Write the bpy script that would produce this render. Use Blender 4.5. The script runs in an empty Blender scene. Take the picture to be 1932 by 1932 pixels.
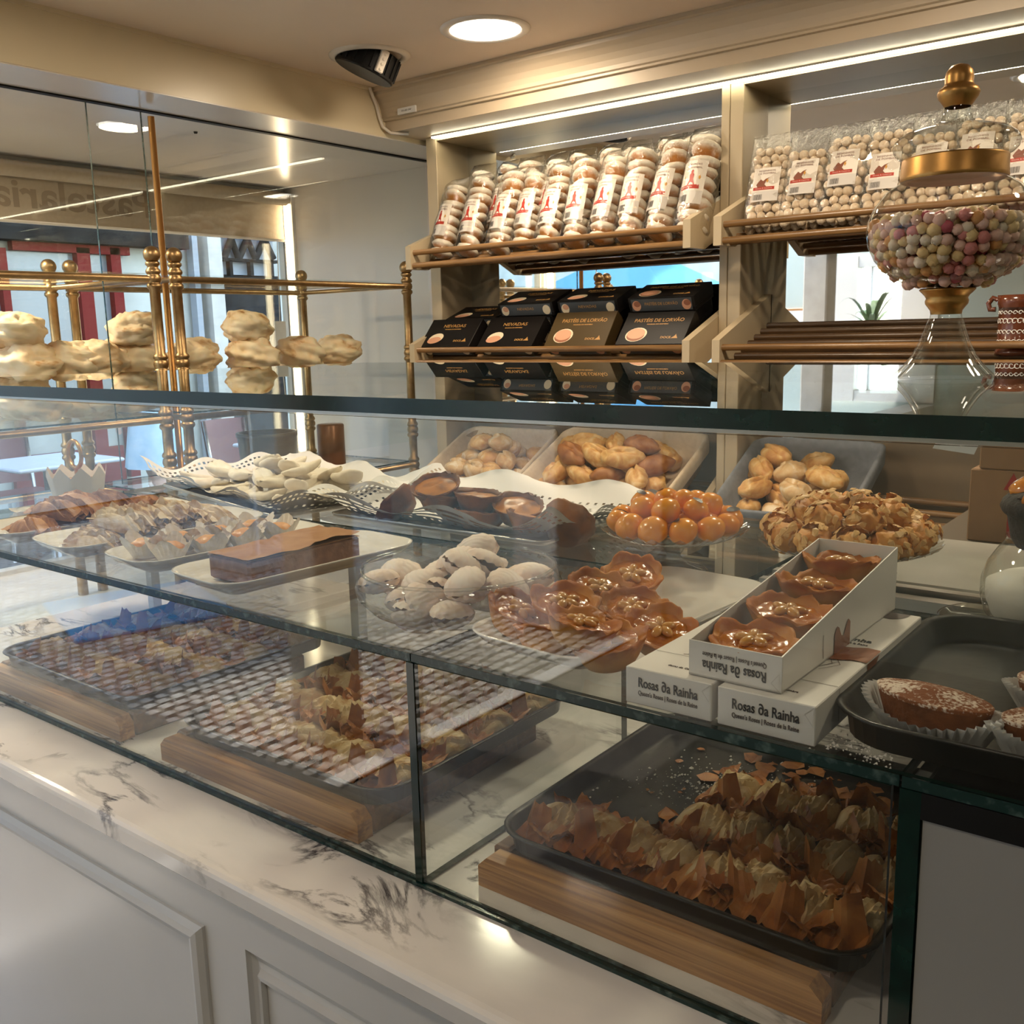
import bpy, bmesh, math, random
import numpy as np
from mathutils import Vector, Matrix, noise, Euler

random.seed(7)
SC = bpy.context.scene
COL = SC.collection
H = 1.5                                   # camera height: scene coordinates below are relative to the eye in z
PI = math.pi

# ------------------------------------------------------------------ camera
YAW, PIT, ROL, FPX = 0.659901924, 0.184145206, 0.0238366666, 1835.2
_cy, _sy, _cp, _sp, _cr, _sr = math.cos(YAW), math.sin(YAW), math.cos(PIT), math.sin(PIT), math.cos(ROL), math.sin(ROL)
FW = Vector((-_sy * _cp, _cy * _cp, -_sp)); RT = Vector((_cy, _sy, 0)); DN = FW.cross(RT)
CR = _cr * RT + _sr * DN; CD = -_sr * RT + _cr * DN
cam_d = bpy.data.cameras.new('camera'); cam = bpy.data.objects.new('camera', cam_d); COL.objects.link(cam)
cam_d.sensor_width = 36.0; cam_d.sensor_fit = 'HORIZONTAL'; cam_d.lens = 36.0 * FPX / 1932.0
cam_d.clip_start = 0.02; cam_d.clip_end = 200
_m = Matrix((CR, -CD, -FW)).transposed().to_4x4(); _m.translation = Vector((0, 0, H)); cam.matrix_world = _m
SC.camera = cam

# ------------------------------------------------------------------ view, world, sun
SC.view_settings.view_transform = 'Standard'; SC.view_settings.look = 'None'
SC.view_settings.gamma = 1.0; SC.view_settings.use_curve_mapping = False
SC.view_settings.exposure = 0.88
cyc = SC.cycles
cyc.max_bounces = 14; cyc.diffuse_bounces = 4; cyc.glossy_bounces = 6; cyc.transmission_bounces = 10
cyc.transparent_max_bounces = 40; cyc.caustics_reflective = False; cyc.caustics_refractive = False
cyc.sample_clamp_indirect = 6.0; cyc.use_denoising = True; cyc.blur_glossy = 0.5

W = bpy.data.worlds.new('street_sky'); SC.world = W; W.use_nodes = True
_nt = W.node_tree; _bg = _nt.nodes['Background']
_sky = _nt.nodes.new('ShaderNodeTexSky'); _sky.sky_type = 'NISHITA'; _sky.sun_disc = False
_sky.sun_elevation = math.radians(61); _sky.sun_rotation = math.radians(-75)
_hs = _nt.nodes.new('ShaderNodeHueSaturation'); _hs.inputs['Saturation'].default_value = 0.80      # hazy sky
_nt.links.new(_sky.outputs[0], _hs.inputs['Color']); _nt.links.new(_hs.outputs[0], _bg.inputs[0]); _bg.inputs[1].default_value = 0.92

sun_d = bpy.data.lights.new('sun', 'SUN'); sun = bpy.data.objects.new('sun', sun_d); COL.objects.link(sun)
sun_d.energy = 6.0; sun_d.angle = 0.009; sun_d.color = (1.0, 0.95, 0.86)
sun.rotation_euler = Vector((0.52, -0.10, -0.95)).to_track_quat('-Z', 'Y').to_euler()
sun.location = (-6, 0, 9)

# ------------------------------------------------------------------ lamps (warm downlights of the shop, the last one added to warm the meringues; the fittings are built below)
LAMP_POS = [(-1.985, 2.483), (-0.75, 2.05), (0.55, 1.85), (-1.9, 0.75), (-0.6, -0.3), (0.9, -0.3), (-1.9, -1.5), (0.3, -1.9), (-3.45, 1.2)]
LAMP_Z = 2.404
LAMP_COL = (1.0, 0.80, 0.56)
LAMP_E = [6.0, 8.5, 5.5, 8.5, 2.0, 1.2, 1.4, 1.2, 14.0]
for _i, (_x, _y) in enumerate(LAMP_POS):
    _l = bpy.data.lights.new('lamp_light', 'AREA'); _l.shape = 'DISK'; _l.size = 0.2; _l.energy = LAMP_E[_i]; _l.color = LAMP_COL
    _o = bpy.data.objects.new('lamp_light', _l); COL.objects.link(_o); _o.location = (_x, _y, (LAMP_Z if _i < 8 else 2.233) - 0.012)


def ray(px, py):
    return (px - 966) * CR + (py - 966) * CD + FPX * FW


def P(px, py, ax, v):
    """scene point (relative to the eye) where the sight line of a photo pixel meets the plane ax = v"""
    r = ray(px, py); i = 'XYZ'.index(ax)
    return r * (v / r[i])


# ------------------------------------------------------------------ mesh helpers
class MB:
    """collects shapes into one mesh; faces carry a material slot and a smooth flag"""
    def __init__(self):
        self.v = []; self.f = []; self.m = []; self.s = []; self.uv = None

    def add(self, vs, fs, mi=0, sm=False, M=None):
        o = len(self.v)
        if M is not None:
            vs = [M @ Vector(q) for q in vs]
        self.v.extend([tuple(q) for q in vs])
        for q in fs:
            self.f.append([o + i for i in q]); self.m.append(mi); self.s.append(sm)
        return self

    def box(self, a, b, mi=0, bev=0.0, M=None):
        x0, y0, z0 = a; x1, y1, z1 = b
        if bev <= 0:
            vs = [(x0, y0, z0), (x1, y0, z0), (x1, y1, z0), (x0, y1, z0), (x0, y0, z1), (x1, y0, z1), (x1, y1, z1), (x0, y1, z1)]
            fs = [(0, 3, 2, 1), (4, 5, 6, 7), (0, 1, 5, 4), (1, 2, 6, 5), (2, 3, 7, 6), (3, 0, 4, 7)]
            return self.add(vs, fs, mi, False, M)
        e = bev; vs = []
        for z, ins in ((z0, e), (z0 + e, 0), (z1 - e, 0), (z1, e)):
            xa, xb, ya, yb = x0 + ins, x1 - ins, y0 + ins, y1 - ins
            c = e if ins == 0 else e * 0.4
            vs += [(xa + c, ya, z), (xb - c, ya, z), (xb, ya + c, z), (xb, yb - c, z), (xb - c, yb, z), (xa + c, yb, z), (xa, yb - c, z), (xa, ya + c, z)]
        fs = [tuple(range(7, -1, -1)), tuple(range(24, 32))]
        for k in range(3):
            for i in range(8):
                j = (i + 1) % 8
                fs.append((k * 8 + i, k * 8 + j, k * 8 + 8 + j, k * 8 + 8 + i))
        return self.add(vs, fs, mi, False, M)

    def prism(self, pts, z0, z1, mi=0, M=None, sm=False):
        n = len(pts)
        vs = [(p[0], p[1], z0) for p in pts] + [(p[0], p[1], z1) for p in pts]
        fs = [tuple(range(n - 1, -1, -1)), tuple(range(n, 2 * n))]
        self.add(vs, fs, mi, False, M)
        o = len(self.v) - 2 * n
        for i in range(n):
            j = (i + 1) % n
            self.f.append([o + i, o + j, o + n + j, o + n + i]); self.m.append(mi); self.s.append(sm)
        return self

    def tube(self, pts, r, mi=0, n=10, cap=True, sm=True):
        pts = [Vector(p) for p in pts]; rs = r if isinstance(r, (list, tuple)) else [r] * len(pts)
        vs = []; fs = []; up = None
        for i, p in enumerate(pts):
            t = (pts[min(i + 1, len(pts) - 1)] - pts[max(i - 1, 0)]).normalized()
            if up is None:
                up = Vector((0, 0, 1)) if abs(t.z) < 0.9 else Vector((1, 0, 0))
            a = t.cross(up).normalized(); b = a.cross(t).normalized(); up = b
            for k in range(n):
                q = 2 * PI * k / n
                vs.append(p + rs[i] * (math.cos(q) * a + math.sin(q) * b))
        for i in range(len(pts) - 1):
            for k in range(n):
                l = (k + 1) % n
                fs.append((i * n + k, i * n + l, i * n + n + l, i * n + n + k))
        self.add(vs, fs, mi, sm)
        if cap:
            o = len(self.v) - len(vs)
            self.f.append([o + k for k in range(n)]); self.m.append(mi); self.s.append(False)
            self.f.append([o + len(vs) - 1 - k for k in range(n)]); self.m.append(mi); self.s.append(False)
        return self

    def lathe(self, prof, n=32, mi=0, c=(0, 0, 0), sm=True, M=None, close=False):
        vs = []; fs = []
        for r, z in prof:
            for k in range(n):
                q = 2 * PI * k / n
                vs.append((c[0] + r * math.cos(q), c[1] + r * math.sin(q), c[2] + z))
        L = len(prof)
        for i in range(L - 1 + (1 if close else 0)):
            i2 = (i + 1) % L
            for k in range(n):
                l = (k + 1) % n
                fs.append((i * n + k, i * n + l, i2 * n + l, i2 * n + k))
        if not close:
            if prof[0][0] > 1e-6: fs.append(tuple(range(n - 1, -1, -1))) if prof[0][0] < 0 else None
        fs = [q for q in fs if q]
        return self.add(vs, fs, mi, sm, M)

    def grid(self, fn, nu, nv, mi=0, sm=True, wrap_u=False, wrap_v=False, M=None):
        vs = [fn(i / (nu if wrap_u else nu - 1), j / (nv if wrap_v else nv - 1)) for i in range(nu) for j in range(nv)]
        fs = []
        for i in range(nu if wrap_u else nu - 1):
            for j in range(nv if wrap_v else nv - 1):
                a = i * nv + j; b = ((i + 1) % nu) * nv + j; c = ((i + 1) % nu) * nv + (j + 1) % nv; d = i * nv + (j + 1) % nv
                fs.append((a, b, c, d))
        return self.add(vs, fs, mi, sm, M)

    def ball(self, c, r, nu=14, nv=8, mi=0, sc=(1, 1, 1), fn=None, M=None):
        vs = []; fs = []
        for i in range(nv + 1):
            th = PI * i / nv
            for k in range(nu):
                ph = 2 * PI * k / nu
                d = Vector((math.sin(th) * math.cos(ph), math.sin(th) * math.sin(ph), math.cos(th)))
                q = r * (fn(d) if fn else 1.0)
                vs.append((c[0] + d.x * q * sc[0], c[1] + d.y * q * sc[1], c[2] + d.z * q * sc[2]))
        for i in range(nv):
            for k in range(nu):
                l = (k + 1) % nu
                fs.append((i * nu + k, i * nu + nu + k, i * nu + nu + l, i * nu + l))
        return self.add(vs, fs, mi, True, M)

    def mesh(self, name, mats):
        me = bpy.data.meshes.new(name)
        me.from_pydata(self.v, [], self.f)
        for m in (mats if isinstance(mats, (list, tuple)) else [mats]):
            me.materials.append(m)
        me.polygons.foreach_set('material_index', self.m)
        me.polygons.foreach_set('use_smooth', self.s)
        me.validate(); me.update()
        return me

    def weld(self, d=1e-5):
        bm = bmesh.new(); tmp = bpy.data.meshes.new('t'); tmp.from_pydata(self.v, [], self.f)
        return self

    def build(self, name, mats, parent=None, loc=None, rot=None):
        return link(name, self.mesh(name, mats), parent, loc, rot)


def link(name, me, parent=None, loc=None, rot=None, scale=None):
    o = bpy.data.objects.new(name, me); COL.objects.link(o)
    if parent is not None: o.parent = parent
    if loc is not None: o.location = loc
    if rot is not None: o.rotation_euler = rot
    if scale is not None: o.scale = scale if isinstance(scale, (tuple, list, Vector)) else (scale,) * 3
    return o


def tag(o, label, cat, group=None):
    o['label'] = label; o['category'] = cat
    if group: o['group'] = group
    return o


def up(p):
    return (p[0], p[1], p[2] + H)


def thing(name, label, cat, loc=(0, 0, 0), rot=(0, 0, 0), group=None):
    """an Empty at the thing's base that parents its parts; loc is relative to the eye"""
    o = bpy.data.objects.new(name, None); COL.objects.link(o); o.empty_display_size = 0.02
    o.location = up(loc); o.rotation_euler = rot
    return tag(o, label, cat, group)


def struct(name, mb, mats):
    o = mb.build(name, mats, loc=(0, 0, H)); o['kind'] = 'structure'
    return o


def copy_tree(o, parent=None):
    c = o.copy(); COL.objects.link(c)
    if parent is not None: c.parent = parent
    for ch in o.children: copy_tree(ch, c)
    return c


def put(o, loc, rot=None, scale=None, label=None, group=None):
    o.location = up(loc)
    if rot is not None: o.rotation_euler = rot
    if scale is not None: o.scale = (scale,) * 3 if not isinstance(scale, (tuple, list)) else scale
    if label: o['label'] = label
    if group: o['group'] = group
    return o


def text_mesh(name, body, size, mat, width=None, extrude=0.0002, bold=0.0, shear=0.0, align='CENTER', spacing=1.0):
    cu = bpy.data.curves.new(name, 'FONT'); cu.body = body; cu.size = size; cu.align_x = align; cu.align_y = 'CENTER'
    cu.extrude = extrude; cu.offset = bold; cu.shear = shear; cu.space_character = spacing; cu.resolution_u = 3
    o = bpy.data.objects.new(name, cu); COL.objects.link(o)
    dg = bpy.context.evaluated_depsgraph_get(); dg.update()
    me = bpy.data.meshes.new_from_object(o.evaluated_get(dg)); me.name = name
    bpy.data.objects.remove(o); bpy.data.curves.remove(cu)
    if width:
        n = len(me.vertices); co = np.empty(n * 3, np.float32); me.vertices.foreach_get('co', co); co = co.reshape(-1, 3)
        w = co[:, 0].max() - co[:, 0].min(); co[:, 0] *= width / max(w, 1e-6); me.vertices.foreach_set('co', co.ravel())
    me.materials.clear(); me.materials.append(mat)
    return me


def fbm(p, s=1.0, o=3):
    q = Vector(p) * s; a = 0.5; t = 0.0
    for _ in range(o):
        t += a * noise.noise(q); q = q * 2.03 + Vector((3.1, 1.7, 5.3)); a *= 0.5
    return t


# ------------------------------------------------------------------ material helpers
def nodes(name):
    m = bpy.data.materials.new(name); m.use_nodes = True
    nt = m.node_tree; b = nt.nodes['Principled BSDF']
    return m, nt, b


def mat(name, col, rough=0.5, metal=0.0, col2=None, scale=30.0, bump=0.0, bscale=None, spec=0.5, trans=0.0, sss=0.0, coat=0.0, detail=4.0, ramp=(0.35, 0.65), stretch=None, coord='Object'):
    m, nt, b = nodes(name)
    b.inputs['Base Color'].default_value = (*col, 1); b.inputs['Roughness'].default_value = rough; b.inputs['Metallic'].default_value = metal
    b.inputs['Specular IOR Level'].default_value = spec; b.inputs['Coat Weight'].default_value = coat; b.inputs['Coat Roughness'].default_value = 0.08
    if sss:
        b.inputs['Subsurface Weight'].default_value = sss; b.inputs['Subsurface Radius'].default_value = (0.006, 0.003, 0.0015); b.inputs['Subsurface Scale'].default_value = 1.0
    tc = nt.nodes.new('ShaderNodeTexCoord'); src = tc.outputs[coord]
    if stretch:
        mp = nt.nodes.new('ShaderNodeMapping'); mp.inputs['Scale'].default_value = stretch; nt.links.new(src, mp.inputs[0]); src = mp.outputs[0]
    if col2 is not None:
        n = nt.nodes.new('ShaderNodeTexNoise'); n.inputs['Scale'].default_value = scale; n.inputs['Detail'].default_value = detail
        nt.links.new(src, n.inputs['Vector'])
        r = nt.nodes.new('ShaderNodeValToRGB'); r.color_ramp.elements[0].position = ramp[0]; r.color_ramp.elements[1].position = ramp[1]
        r.color_ramp.elements[0].color = (*col, 1); r.color_ramp.elements[1].color = (*col2, 1)
        nt.links.new(n.outputs[0], r.inputs[0]); nt.links.new(r.outputs[0], b.inputs['Base Color'])
    if bump:
        n2 = nt.nodes.new('ShaderNodeTexNoise'); n2.inputs['Scale'].default_value = bscale or scale; n2.inputs['Detail'].default_value = 5
        nt.links.new(src, n2.inputs['Vector'])
        bp = nt.nodes.new('ShaderNodeBump'); bp.inputs['Strength'].default_value = bump; bp.inputs['Distance'].default_value = 0.003
        nt.links.new(n2.outputs[0], bp.inputs['Height']); nt.links.new(bp.outputs[0], b.inputs['Normal'])
    return m


def fresnel(nt, ior, normal=None):
    """Fresnel weight that is the same from either side of a thin sheet"""
    g = nt.nodes.new('ShaderNodeNewGeometry'); mr = nt.nodes.new('ShaderNodeMapRange'); mr.inputs[3].default_value = ior; mr.inputs[4].default_value = 1 / ior
    nt.links.new(g.outputs['Backfacing'], mr.inputs[0]); fr = nt.nodes.new('ShaderNodeFresnel'); nt.links.new(mr.outputs[0], fr.inputs['IOR'])
    if normal is not None: nt.links.new(normal, fr.inputs['Normal'])
    return fr


def pane_mat(name, tint=(0.97, 0.99, 0.98), ior=1.5, rough=0.0, gain=1.0):
    """sheet glass: what is behind shows through, the surface mirrors by Fresnel"""
    m = bpy.data.materials.new(name); m.use_nodes = True; nt = m.node_tree; nt.nodes.clear()
    out = nt.nodes.new('ShaderNodeOutputMaterial'); tr = nt.nodes.new('ShaderNodeBsdfTransparent'); gl = nt.nodes.new('ShaderNodeBsdfGlossy')
    tr.inputs[0].default_value = (*tint, 1); gl.inputs['Roughness'].default_value = rough; gl.inputs[0].default_value = (0.95, 0.97, 0.97, 1)
    fr = fresnel(nt, ior); mx = nt.nodes.new('ShaderNodeMixShader')
    if gain != 1.0:
        mu = nt.nodes.new('ShaderNodeMath'); mu.operation = 'MULTIPLY'; mu.inputs[1].default_value = gain; mu.use_clamp = True
        nt.links.new(fr.outputs[0], mu.inputs[0]); nt.links.new(mu.outputs[0], mx.inputs[0])
    else:
        nt.links.new(fr.outputs[0], mx.inputs[0])
    nt.links.new(tr.outputs[0], mx.inputs[1]); nt.links.new(gl.outputs[0], mx.inputs[2]); nt.links.new(mx.outputs[0], out.inputs[0])
    return m


def blown_mat(name, tint=(0.96, 0.97, 0.96), edge=(0.74, 0.74, 0.70)):
    """thin blown glass: clear face-on, denser at the rim where the wall is seen edge-on"""
    m = bpy.data.materials.new(name); m.use_nodes = True; nt = m.node_tree; nt.nodes.clear()
    out = nt.nodes.new('ShaderNodeOutputMaterial'); tr = nt.nodes.new('ShaderNodeBsdfTransparent'); gl = nt.nodes.new('ShaderNodeBsdfGlossy')
    gl.inputs['Roughness'].default_value = 0.03
    lw = nt.nodes.new('ShaderNodeLayerWeight'); lw.inputs[0].default_value = 0.25
    mc = nt.nodes.new('ShaderNodeMix'); mc.data_type = 'RGBA'; mc.inputs[6].default_value = (*tint, 1); mc.inputs[7].default_value = (*edge, 1)
    nt.links.new(lw.outputs['Facing'], mc.inputs[0]); nt.links.new(mc.outputs[2], tr.inputs[0])
    fr = fresnel(nt, 1.5); mx = nt.nodes.new('ShaderNodeMixShader')
    nt.links.new(fr.outputs[0], mx.inputs[0]); nt.links.new(tr.outputs[0], mx.inputs[1]); nt.links.new(gl.outputs[0], mx.inputs[2])
    nt.links.new(mx.outputs[0], out.inputs[0])
    return m


def emit_mat(name, col, strength):
    m, nt, b = nodes(name)
    b.inputs['Base Color'].default_value = (*col, 1); b.inputs['Emission Color'].default_value = (*col, 1); b.inputs['Emission Strength'].default_value = strength
    return m


def marble_mat():
    m, nt, b = nodes('marble'); b.inputs['Roughness'].default_value = 0.12
    tc = nt.nodes.new('ShaderNodeTexCoord'); mp = nt.nodes.new('ShaderNodeMapping'); nt.links.new(tc.outputs['Object'], mp.inputs[0])
    mp.inputs['Scale'].default_value = (4.2, 9.0, 4.0); mp.inputs['Rotation'].default_value = (0, 0, 0.35)
    n = nt.nodes.new('ShaderNodeTexNoise'); n.inputs['Scale'].default_value = 1.3; n.inputs['Detail'].default_value = 9; n.inputs['Roughness'].default_value = 0.62; n.inputs['Distortion'].default_value = 0.6
    nt.links.new(mp.outputs[0], n.inputs['Vector'])
    s = nt.nodes.new('ShaderNodeMath'); s.operation = 'SUBTRACT'; s.inputs[1].default_value = 0.5; a = nt.nodes.new('ShaderNodeMath'); a.operation = 'ABSOLUTE'
    nt.links.new(n.outputs[0], s.inputs[0]); nt.links.new(s.outputs[0], a.inputs[0])
    r = nt.nodes.new('ShaderNodeValToRGB'); e = r.color_ramp.elements
    e[0].position = 0.0; e[0].color = (0.03, 0.024, 0.034, 1); e[1].position = 0.042; e[1].color = (0.70, 0.67, 0.65, 1)
    nt.links.new(a.outputs[0], r.inputs[0])
    n2 = nt.nodes.new('ShaderNodeTexNoise'); n2.inputs['Scale'].default_value = 0.9; n2.inputs['Detail'].default_value = 3; nt.links.new(mp.outputs[0], n2.inputs['Vector'])
    r2 = nt.nodes.new('ShaderNodeValToRGB'); r2.color_ramp.elements[0].position = 0.49; r2.color_ramp.elements[1].position = 0.62
    nt.links.new(n2.outputs[0], r2.inputs[0])
    n3 = nt.nodes.new('ShaderNodeTexNoise'); n3.inputs['Scale'].default_value = 3.0; n3.inputs['Detail'].default_value = 6; nt.links.new(mp.outputs[0], n3.inputs['Vector'])
    r3 = nt.nodes.new('ShaderNodeValToRGB'); r3.color_ramp.elements[0].color = (0.74, 0.70, 0.67, 1); r3.color_ramp.elements[1].color = (0.60, 0.585, 0.57, 1)
    nt.links.new(n3.outputs[0], r3.inputs[0])
    mx = nt.nodes.new('ShaderNodeMix'); mx.data_type = 'RGBA'
    nt.links.new(r2.outputs[0], mx.inputs[0]); nt.links.new(r3.outputs[0], mx.inputs[6]); nt.links.new(r.outputs[0], mx.inputs[7])
    nt.links.new(mx.outputs[2], b.inputs['Base Color'])
    return m


def wood_mat(name, c1, c2, rough=0.45, scale=60, axis=(0.06, 1, 1), bump=0.15):
    m, nt, b = nodes(name); b.inputs['Roughness'].default_value = rough
    tc = nt.nodes.new('ShaderNodeTexCoord'); mp = nt.nodes.new('ShaderNodeMapping'); mp.inputs['Scale'].default_value = axis; nt.links.new(tc.outputs['Object'], mp.inputs[0])
    n = nt.nodes.new('ShaderNodeTexNoise'); n.inputs['Scale'].default_value = scale; n.inputs['Detail'].default_value = 6; n.inputs['Distortion'].default_value = 1.2; nt.links.new(mp.outputs[0], n.inputs['Vector'])
    r = nt.nodes.new('ShaderNodeValToRGB'); r.color_ramp.elements[0].position = 0.36; r.color_ramp.elements[1].position = 0.62
    r.color_ramp.elements[0].color = (*c1, 1); r.color_ramp.elements[1].color = (*c2, 1)
    nt.links.new(n.outputs[0], r.inputs[0]); nt.links.new(r.outputs[0], b.inputs['Base Color'])
    bp = nt.nodes.new('ShaderNodeBump'); bp.inputs['Strength'].default_value = bump; bp.inputs['Distance'].default_value = 0.002
    nt.links.new(n.outputs[0], bp.inputs['Height']); nt.links.new(bp.outputs[0], b.inputs['Normal'])
    return m


def height_mat(name, lo, hi, z0, z1, rough=0.6, sss=0.0, nscale=60, namp=0.5, bump=0.3, spec=0.4, mid=None, coat=0.0):
    """bake colour that follows the piece's own height (darker crust at one end), broken up by noise"""
    m, nt, b = nodes(name); b.inputs['Roughness'].default_value = rough; b.inputs['Specular IOR Level'].default_value = spec
    b.inputs['Coat Weight'].default_value = coat; b.inputs['Coat Roughness'].default_value = 0.15
    if sss:
        b.inputs['Subsurface Weight'].default_value = sss; b.inputs['Subsurface Radius'].default_value = (0.008, 0.004, 0.002); b.inputs['Subsurface Scale'].default_value = 1.0
    tc = nt.nodes.new('ShaderNodeTexCoord'); sp = nt.nodes.new('ShaderNodeSeparateXYZ'); nt.links.new(tc.outputs['Object'], sp.inputs[0])
    mr = nt.nodes.new('ShaderNodeMapRange'); mr.inputs[1].default_value = z0; mr.inputs[2].default_value = z1; nt.links.new(sp.outputs[2], mr.inputs[0])
    n = nt.nodes.new('ShaderNodeTexNoise'); n.inputs['Scale'].default_value = nscale; n.inputs['Detail'].default_value = 5; nt.links.new(tc.outputs['Object'], n.inputs['Vector'])
    ma = nt.nodes.new('ShaderNodeMath'); ma.operation = 'MULTIPLY_ADD'; ma.inputs[1].default_value = namp * 2; ma.inputs[2].default_value = -namp; nt.links.new(n.outputs[0], ma.inputs[0])
    ad = nt.nodes.new('ShaderNodeMath'); ad.operation = 'ADD'; nt.links.new(mr.outputs[0], ad.inputs[0]); nt.links.new(ma.outputs[0], ad.inputs[1])
    r = nt.nodes.new('ShaderNodeValToRGB'); r.color_ramp.elements[0].color = (*lo, 1); r.color_ramp.elements[1].color = (*hi, 1)
    r.color_ramp.elements[0].position = 0.15; r.color_ramp.elements[1].position = 0.85
    if mid:
        e = r.color_ramp.elements.new(0.5); e.color = (*mid, 1)
    nt.links.new(ad.outputs[0], r.inputs[0]); nt.links.new(r.outputs[0], b.inputs['Base Color'])
    bp = nt.nodes.new('ShaderNodeBump'); bp.inputs['Strength'].default_value = bump; bp.inputs['Distance'].default_value = 0.003
    nt.links.new(n.outputs[0], bp.inputs['Height']); nt.links.new(bp.outputs[0], b.inputs['Normal'])
    return m


M = {}
M['ceiling'] = mat('ceiling_paint', (0.72, 0.60, 0.49), 0.55, col2=(0.68, 0.565, 0.46), scale=2)
M['beam'] = mat('beam_paint', (0.72, 0.63, 0.45), 0.28, col2=(0.68, 0.59, 0.42), scale=3, bump=0.05, bscale=8, stretch=(1, .2, 1))
M['white'] = mat('white_paint', (0.74, 0.72, 0.68), 0.35, col2=(0.70, 0.68, 0.65), scale=4)
M['warm_white'] = mat('warm_white_panel', (0.70, 0.64, 0.56), 0.25, col2=(0.68, 0.615, 0.54), scale=4)
M['front'] = mat('counter_lacquer', (0.60, 0.59, 0.58), 0.28, col2=(0.58, 0.57, 0.565), scale=5)
M['grey'] = mat('grey_lacquer', (0.25, 0.245, 0.24), 0.35)
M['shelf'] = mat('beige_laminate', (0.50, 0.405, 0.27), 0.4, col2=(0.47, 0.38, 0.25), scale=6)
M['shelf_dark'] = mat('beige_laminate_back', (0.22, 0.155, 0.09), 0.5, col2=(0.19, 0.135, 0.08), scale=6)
M['cornice'] = mat('cornice_paint', (0.52, 0.42, 0.30), 0.4, col2=(0.49, 0.395, 0.28), scale=5)
M['rail'] = wood_mat('rail_wood', (0.15, 0.075, 0.026), (0.25, 0.135, 0.05), 0.33, 40, (0.1, 1, 1), 0.05)
M['brass'] = mat('satin_brass', (0.42, 0.28, 0.14), 0.38, 1.0, col2=(0.33, 0.21, 0.10), scale=40)
M['gold'] = mat('gold_leaf', (0.50, 0.28, 0.095), 0.36, 1.0, col2=(0.38, 0.20, 0.06), scale=35, bump=0.08)
M['rod'] = mat('bronze_rod', (0.50, 0.25, 0.08), 0.35, 0.8)
M['black'] = mat('black_plastic', (0.004, 0.004, 0.0045), 0.5, spec=.25)
M['steel'] = mat('steel_track', (0.5, 0.48, 0.44), 0.3, 1.0, col2=(0.4, 0.38, 0.35), scale=20, stretch=(0.1, 3, 3))
M['rail_shaded'] = wood_mat('shaded_slat_wood', (0.055, 0.027, 0.011), (0.10, 0.052, 0.02), 0.35, 40, (0.1, 1, 1), 0.05)  # rail wood with the shade under the upper rack put into its colour
M['ledge'] = mat('grey_ledge', (0.36, 0.35, 0.31), 0.3, col2=(0.30, 0.29, 0.26), scale=9)
M['mirror'] = mat('mirror_silver', (0.86, 0.87, 0.85), 0.015, 1.0)
M['pane'] = pane_mat('sheet_glass', gain=0.7)
M['pane_top'] = pane_mat('counter_top_glass', (0.93, 0.965, 0.95))
M['pane_front'] = pane_mat('display_front_glass', (0.972, 0.985, 0.98), 1.5, 0.0, 1.0)
M['edge'] = mat('glass_edge_green', (0.002, 0.012, 0.010), 0.12, col2=(0.004, 0.024, 0.019), scale=60, spec=0.5)
M['edge_worn'] = mat('glass_edge_chipped', (0.006, 0.026, 0.024), 0.25, col2=(0.09, 0.14, 0.13), scale=70, spec=0.5, ramp=(0.52, 0.75))
M['blown'] = blown_mat('blown_glass')
M['marble'] = marble_mat()
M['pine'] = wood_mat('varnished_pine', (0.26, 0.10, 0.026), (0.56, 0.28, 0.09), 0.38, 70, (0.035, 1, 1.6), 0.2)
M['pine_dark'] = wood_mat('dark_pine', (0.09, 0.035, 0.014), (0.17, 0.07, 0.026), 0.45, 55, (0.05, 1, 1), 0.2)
M['tray'] = mat('black_baking_tray', (0.008, 0.0075, 0.007), 0.32, 0.3, col2=(0.02, 0.018, 0.016), scale=25, bump=0.2)
M['porcelain'] = mat('white_porcelain', (0.74, 0.70, 0.65), 0.12, coat=0.4)
M['card_white'] = mat('white_card', (0.74, 0.70, 0.66), 0.35, col2=(0.72, 0.68, 0.64), scale=20)
M['ink'] = mat('black_ink', (0.02, 0.015, 0.015), 0.6)
M['paper'] = mat('white_paper', (0.76, 0.74, 0.71), 0.7, col2=(0.72, 0.70, 0.67), scale=40, bump=0.1)
M['cardboard'] = mat('brown_cardboard', (0.30, 0.17, 0.08), 0.75, col2=(0.27, 0.15, 0.07), scale=40)
M['red'] = mat('red_print', (0.35, 0.02, 0.015), 0.6)
# ================================================================== the setting
ZC = 0.904           # ceiling
ZSOF = 0.737         # underside of the dropped soffit over the shop window
XB = -2.752          # face of the beam
XG = -2.979          # glass between shop and window display
XW = -4.08           # shop window
YB = 3.45            # back wall
ZF = -H
XR, YR = 2.1, -2.9   # right wall, rear wall

M['floor'] = mat('floor_tile', (0.10, 0.088, 0.075), 0.4, col2=(0.075, 0.066, 0.056), scale=4)
b = MB(); b.box((-2.36, YR, ZF - .1), (XR, YB, ZF)); b.box((XW, 0.66, ZF - .1), (-2.36, YB, ZF)); struct('floor', b, M['floor'])
b = MB(); b.box((XB - .02, YR, ZC), (XR, YB, ZC + .1)); struct('ceiling', b, M['ceiling'])
b = MB(); b.box((XW - .1, YB, ZF), (XR + .1, YB + .12, ZC + .1)); struct('wall_back', b, M['warm_white'])
M['pale_green'] = mat('pale_green_paint', (0.50, 0.54, 0.47), 0.6, col2=(0.48, 0.52, 0.45), scale=3)
b = MB(); b.box((XR, YR - .1, ZF), (XR + .12, YB, ZC + .1)); struct('wall_right', b, M['pale_green'])
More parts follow.
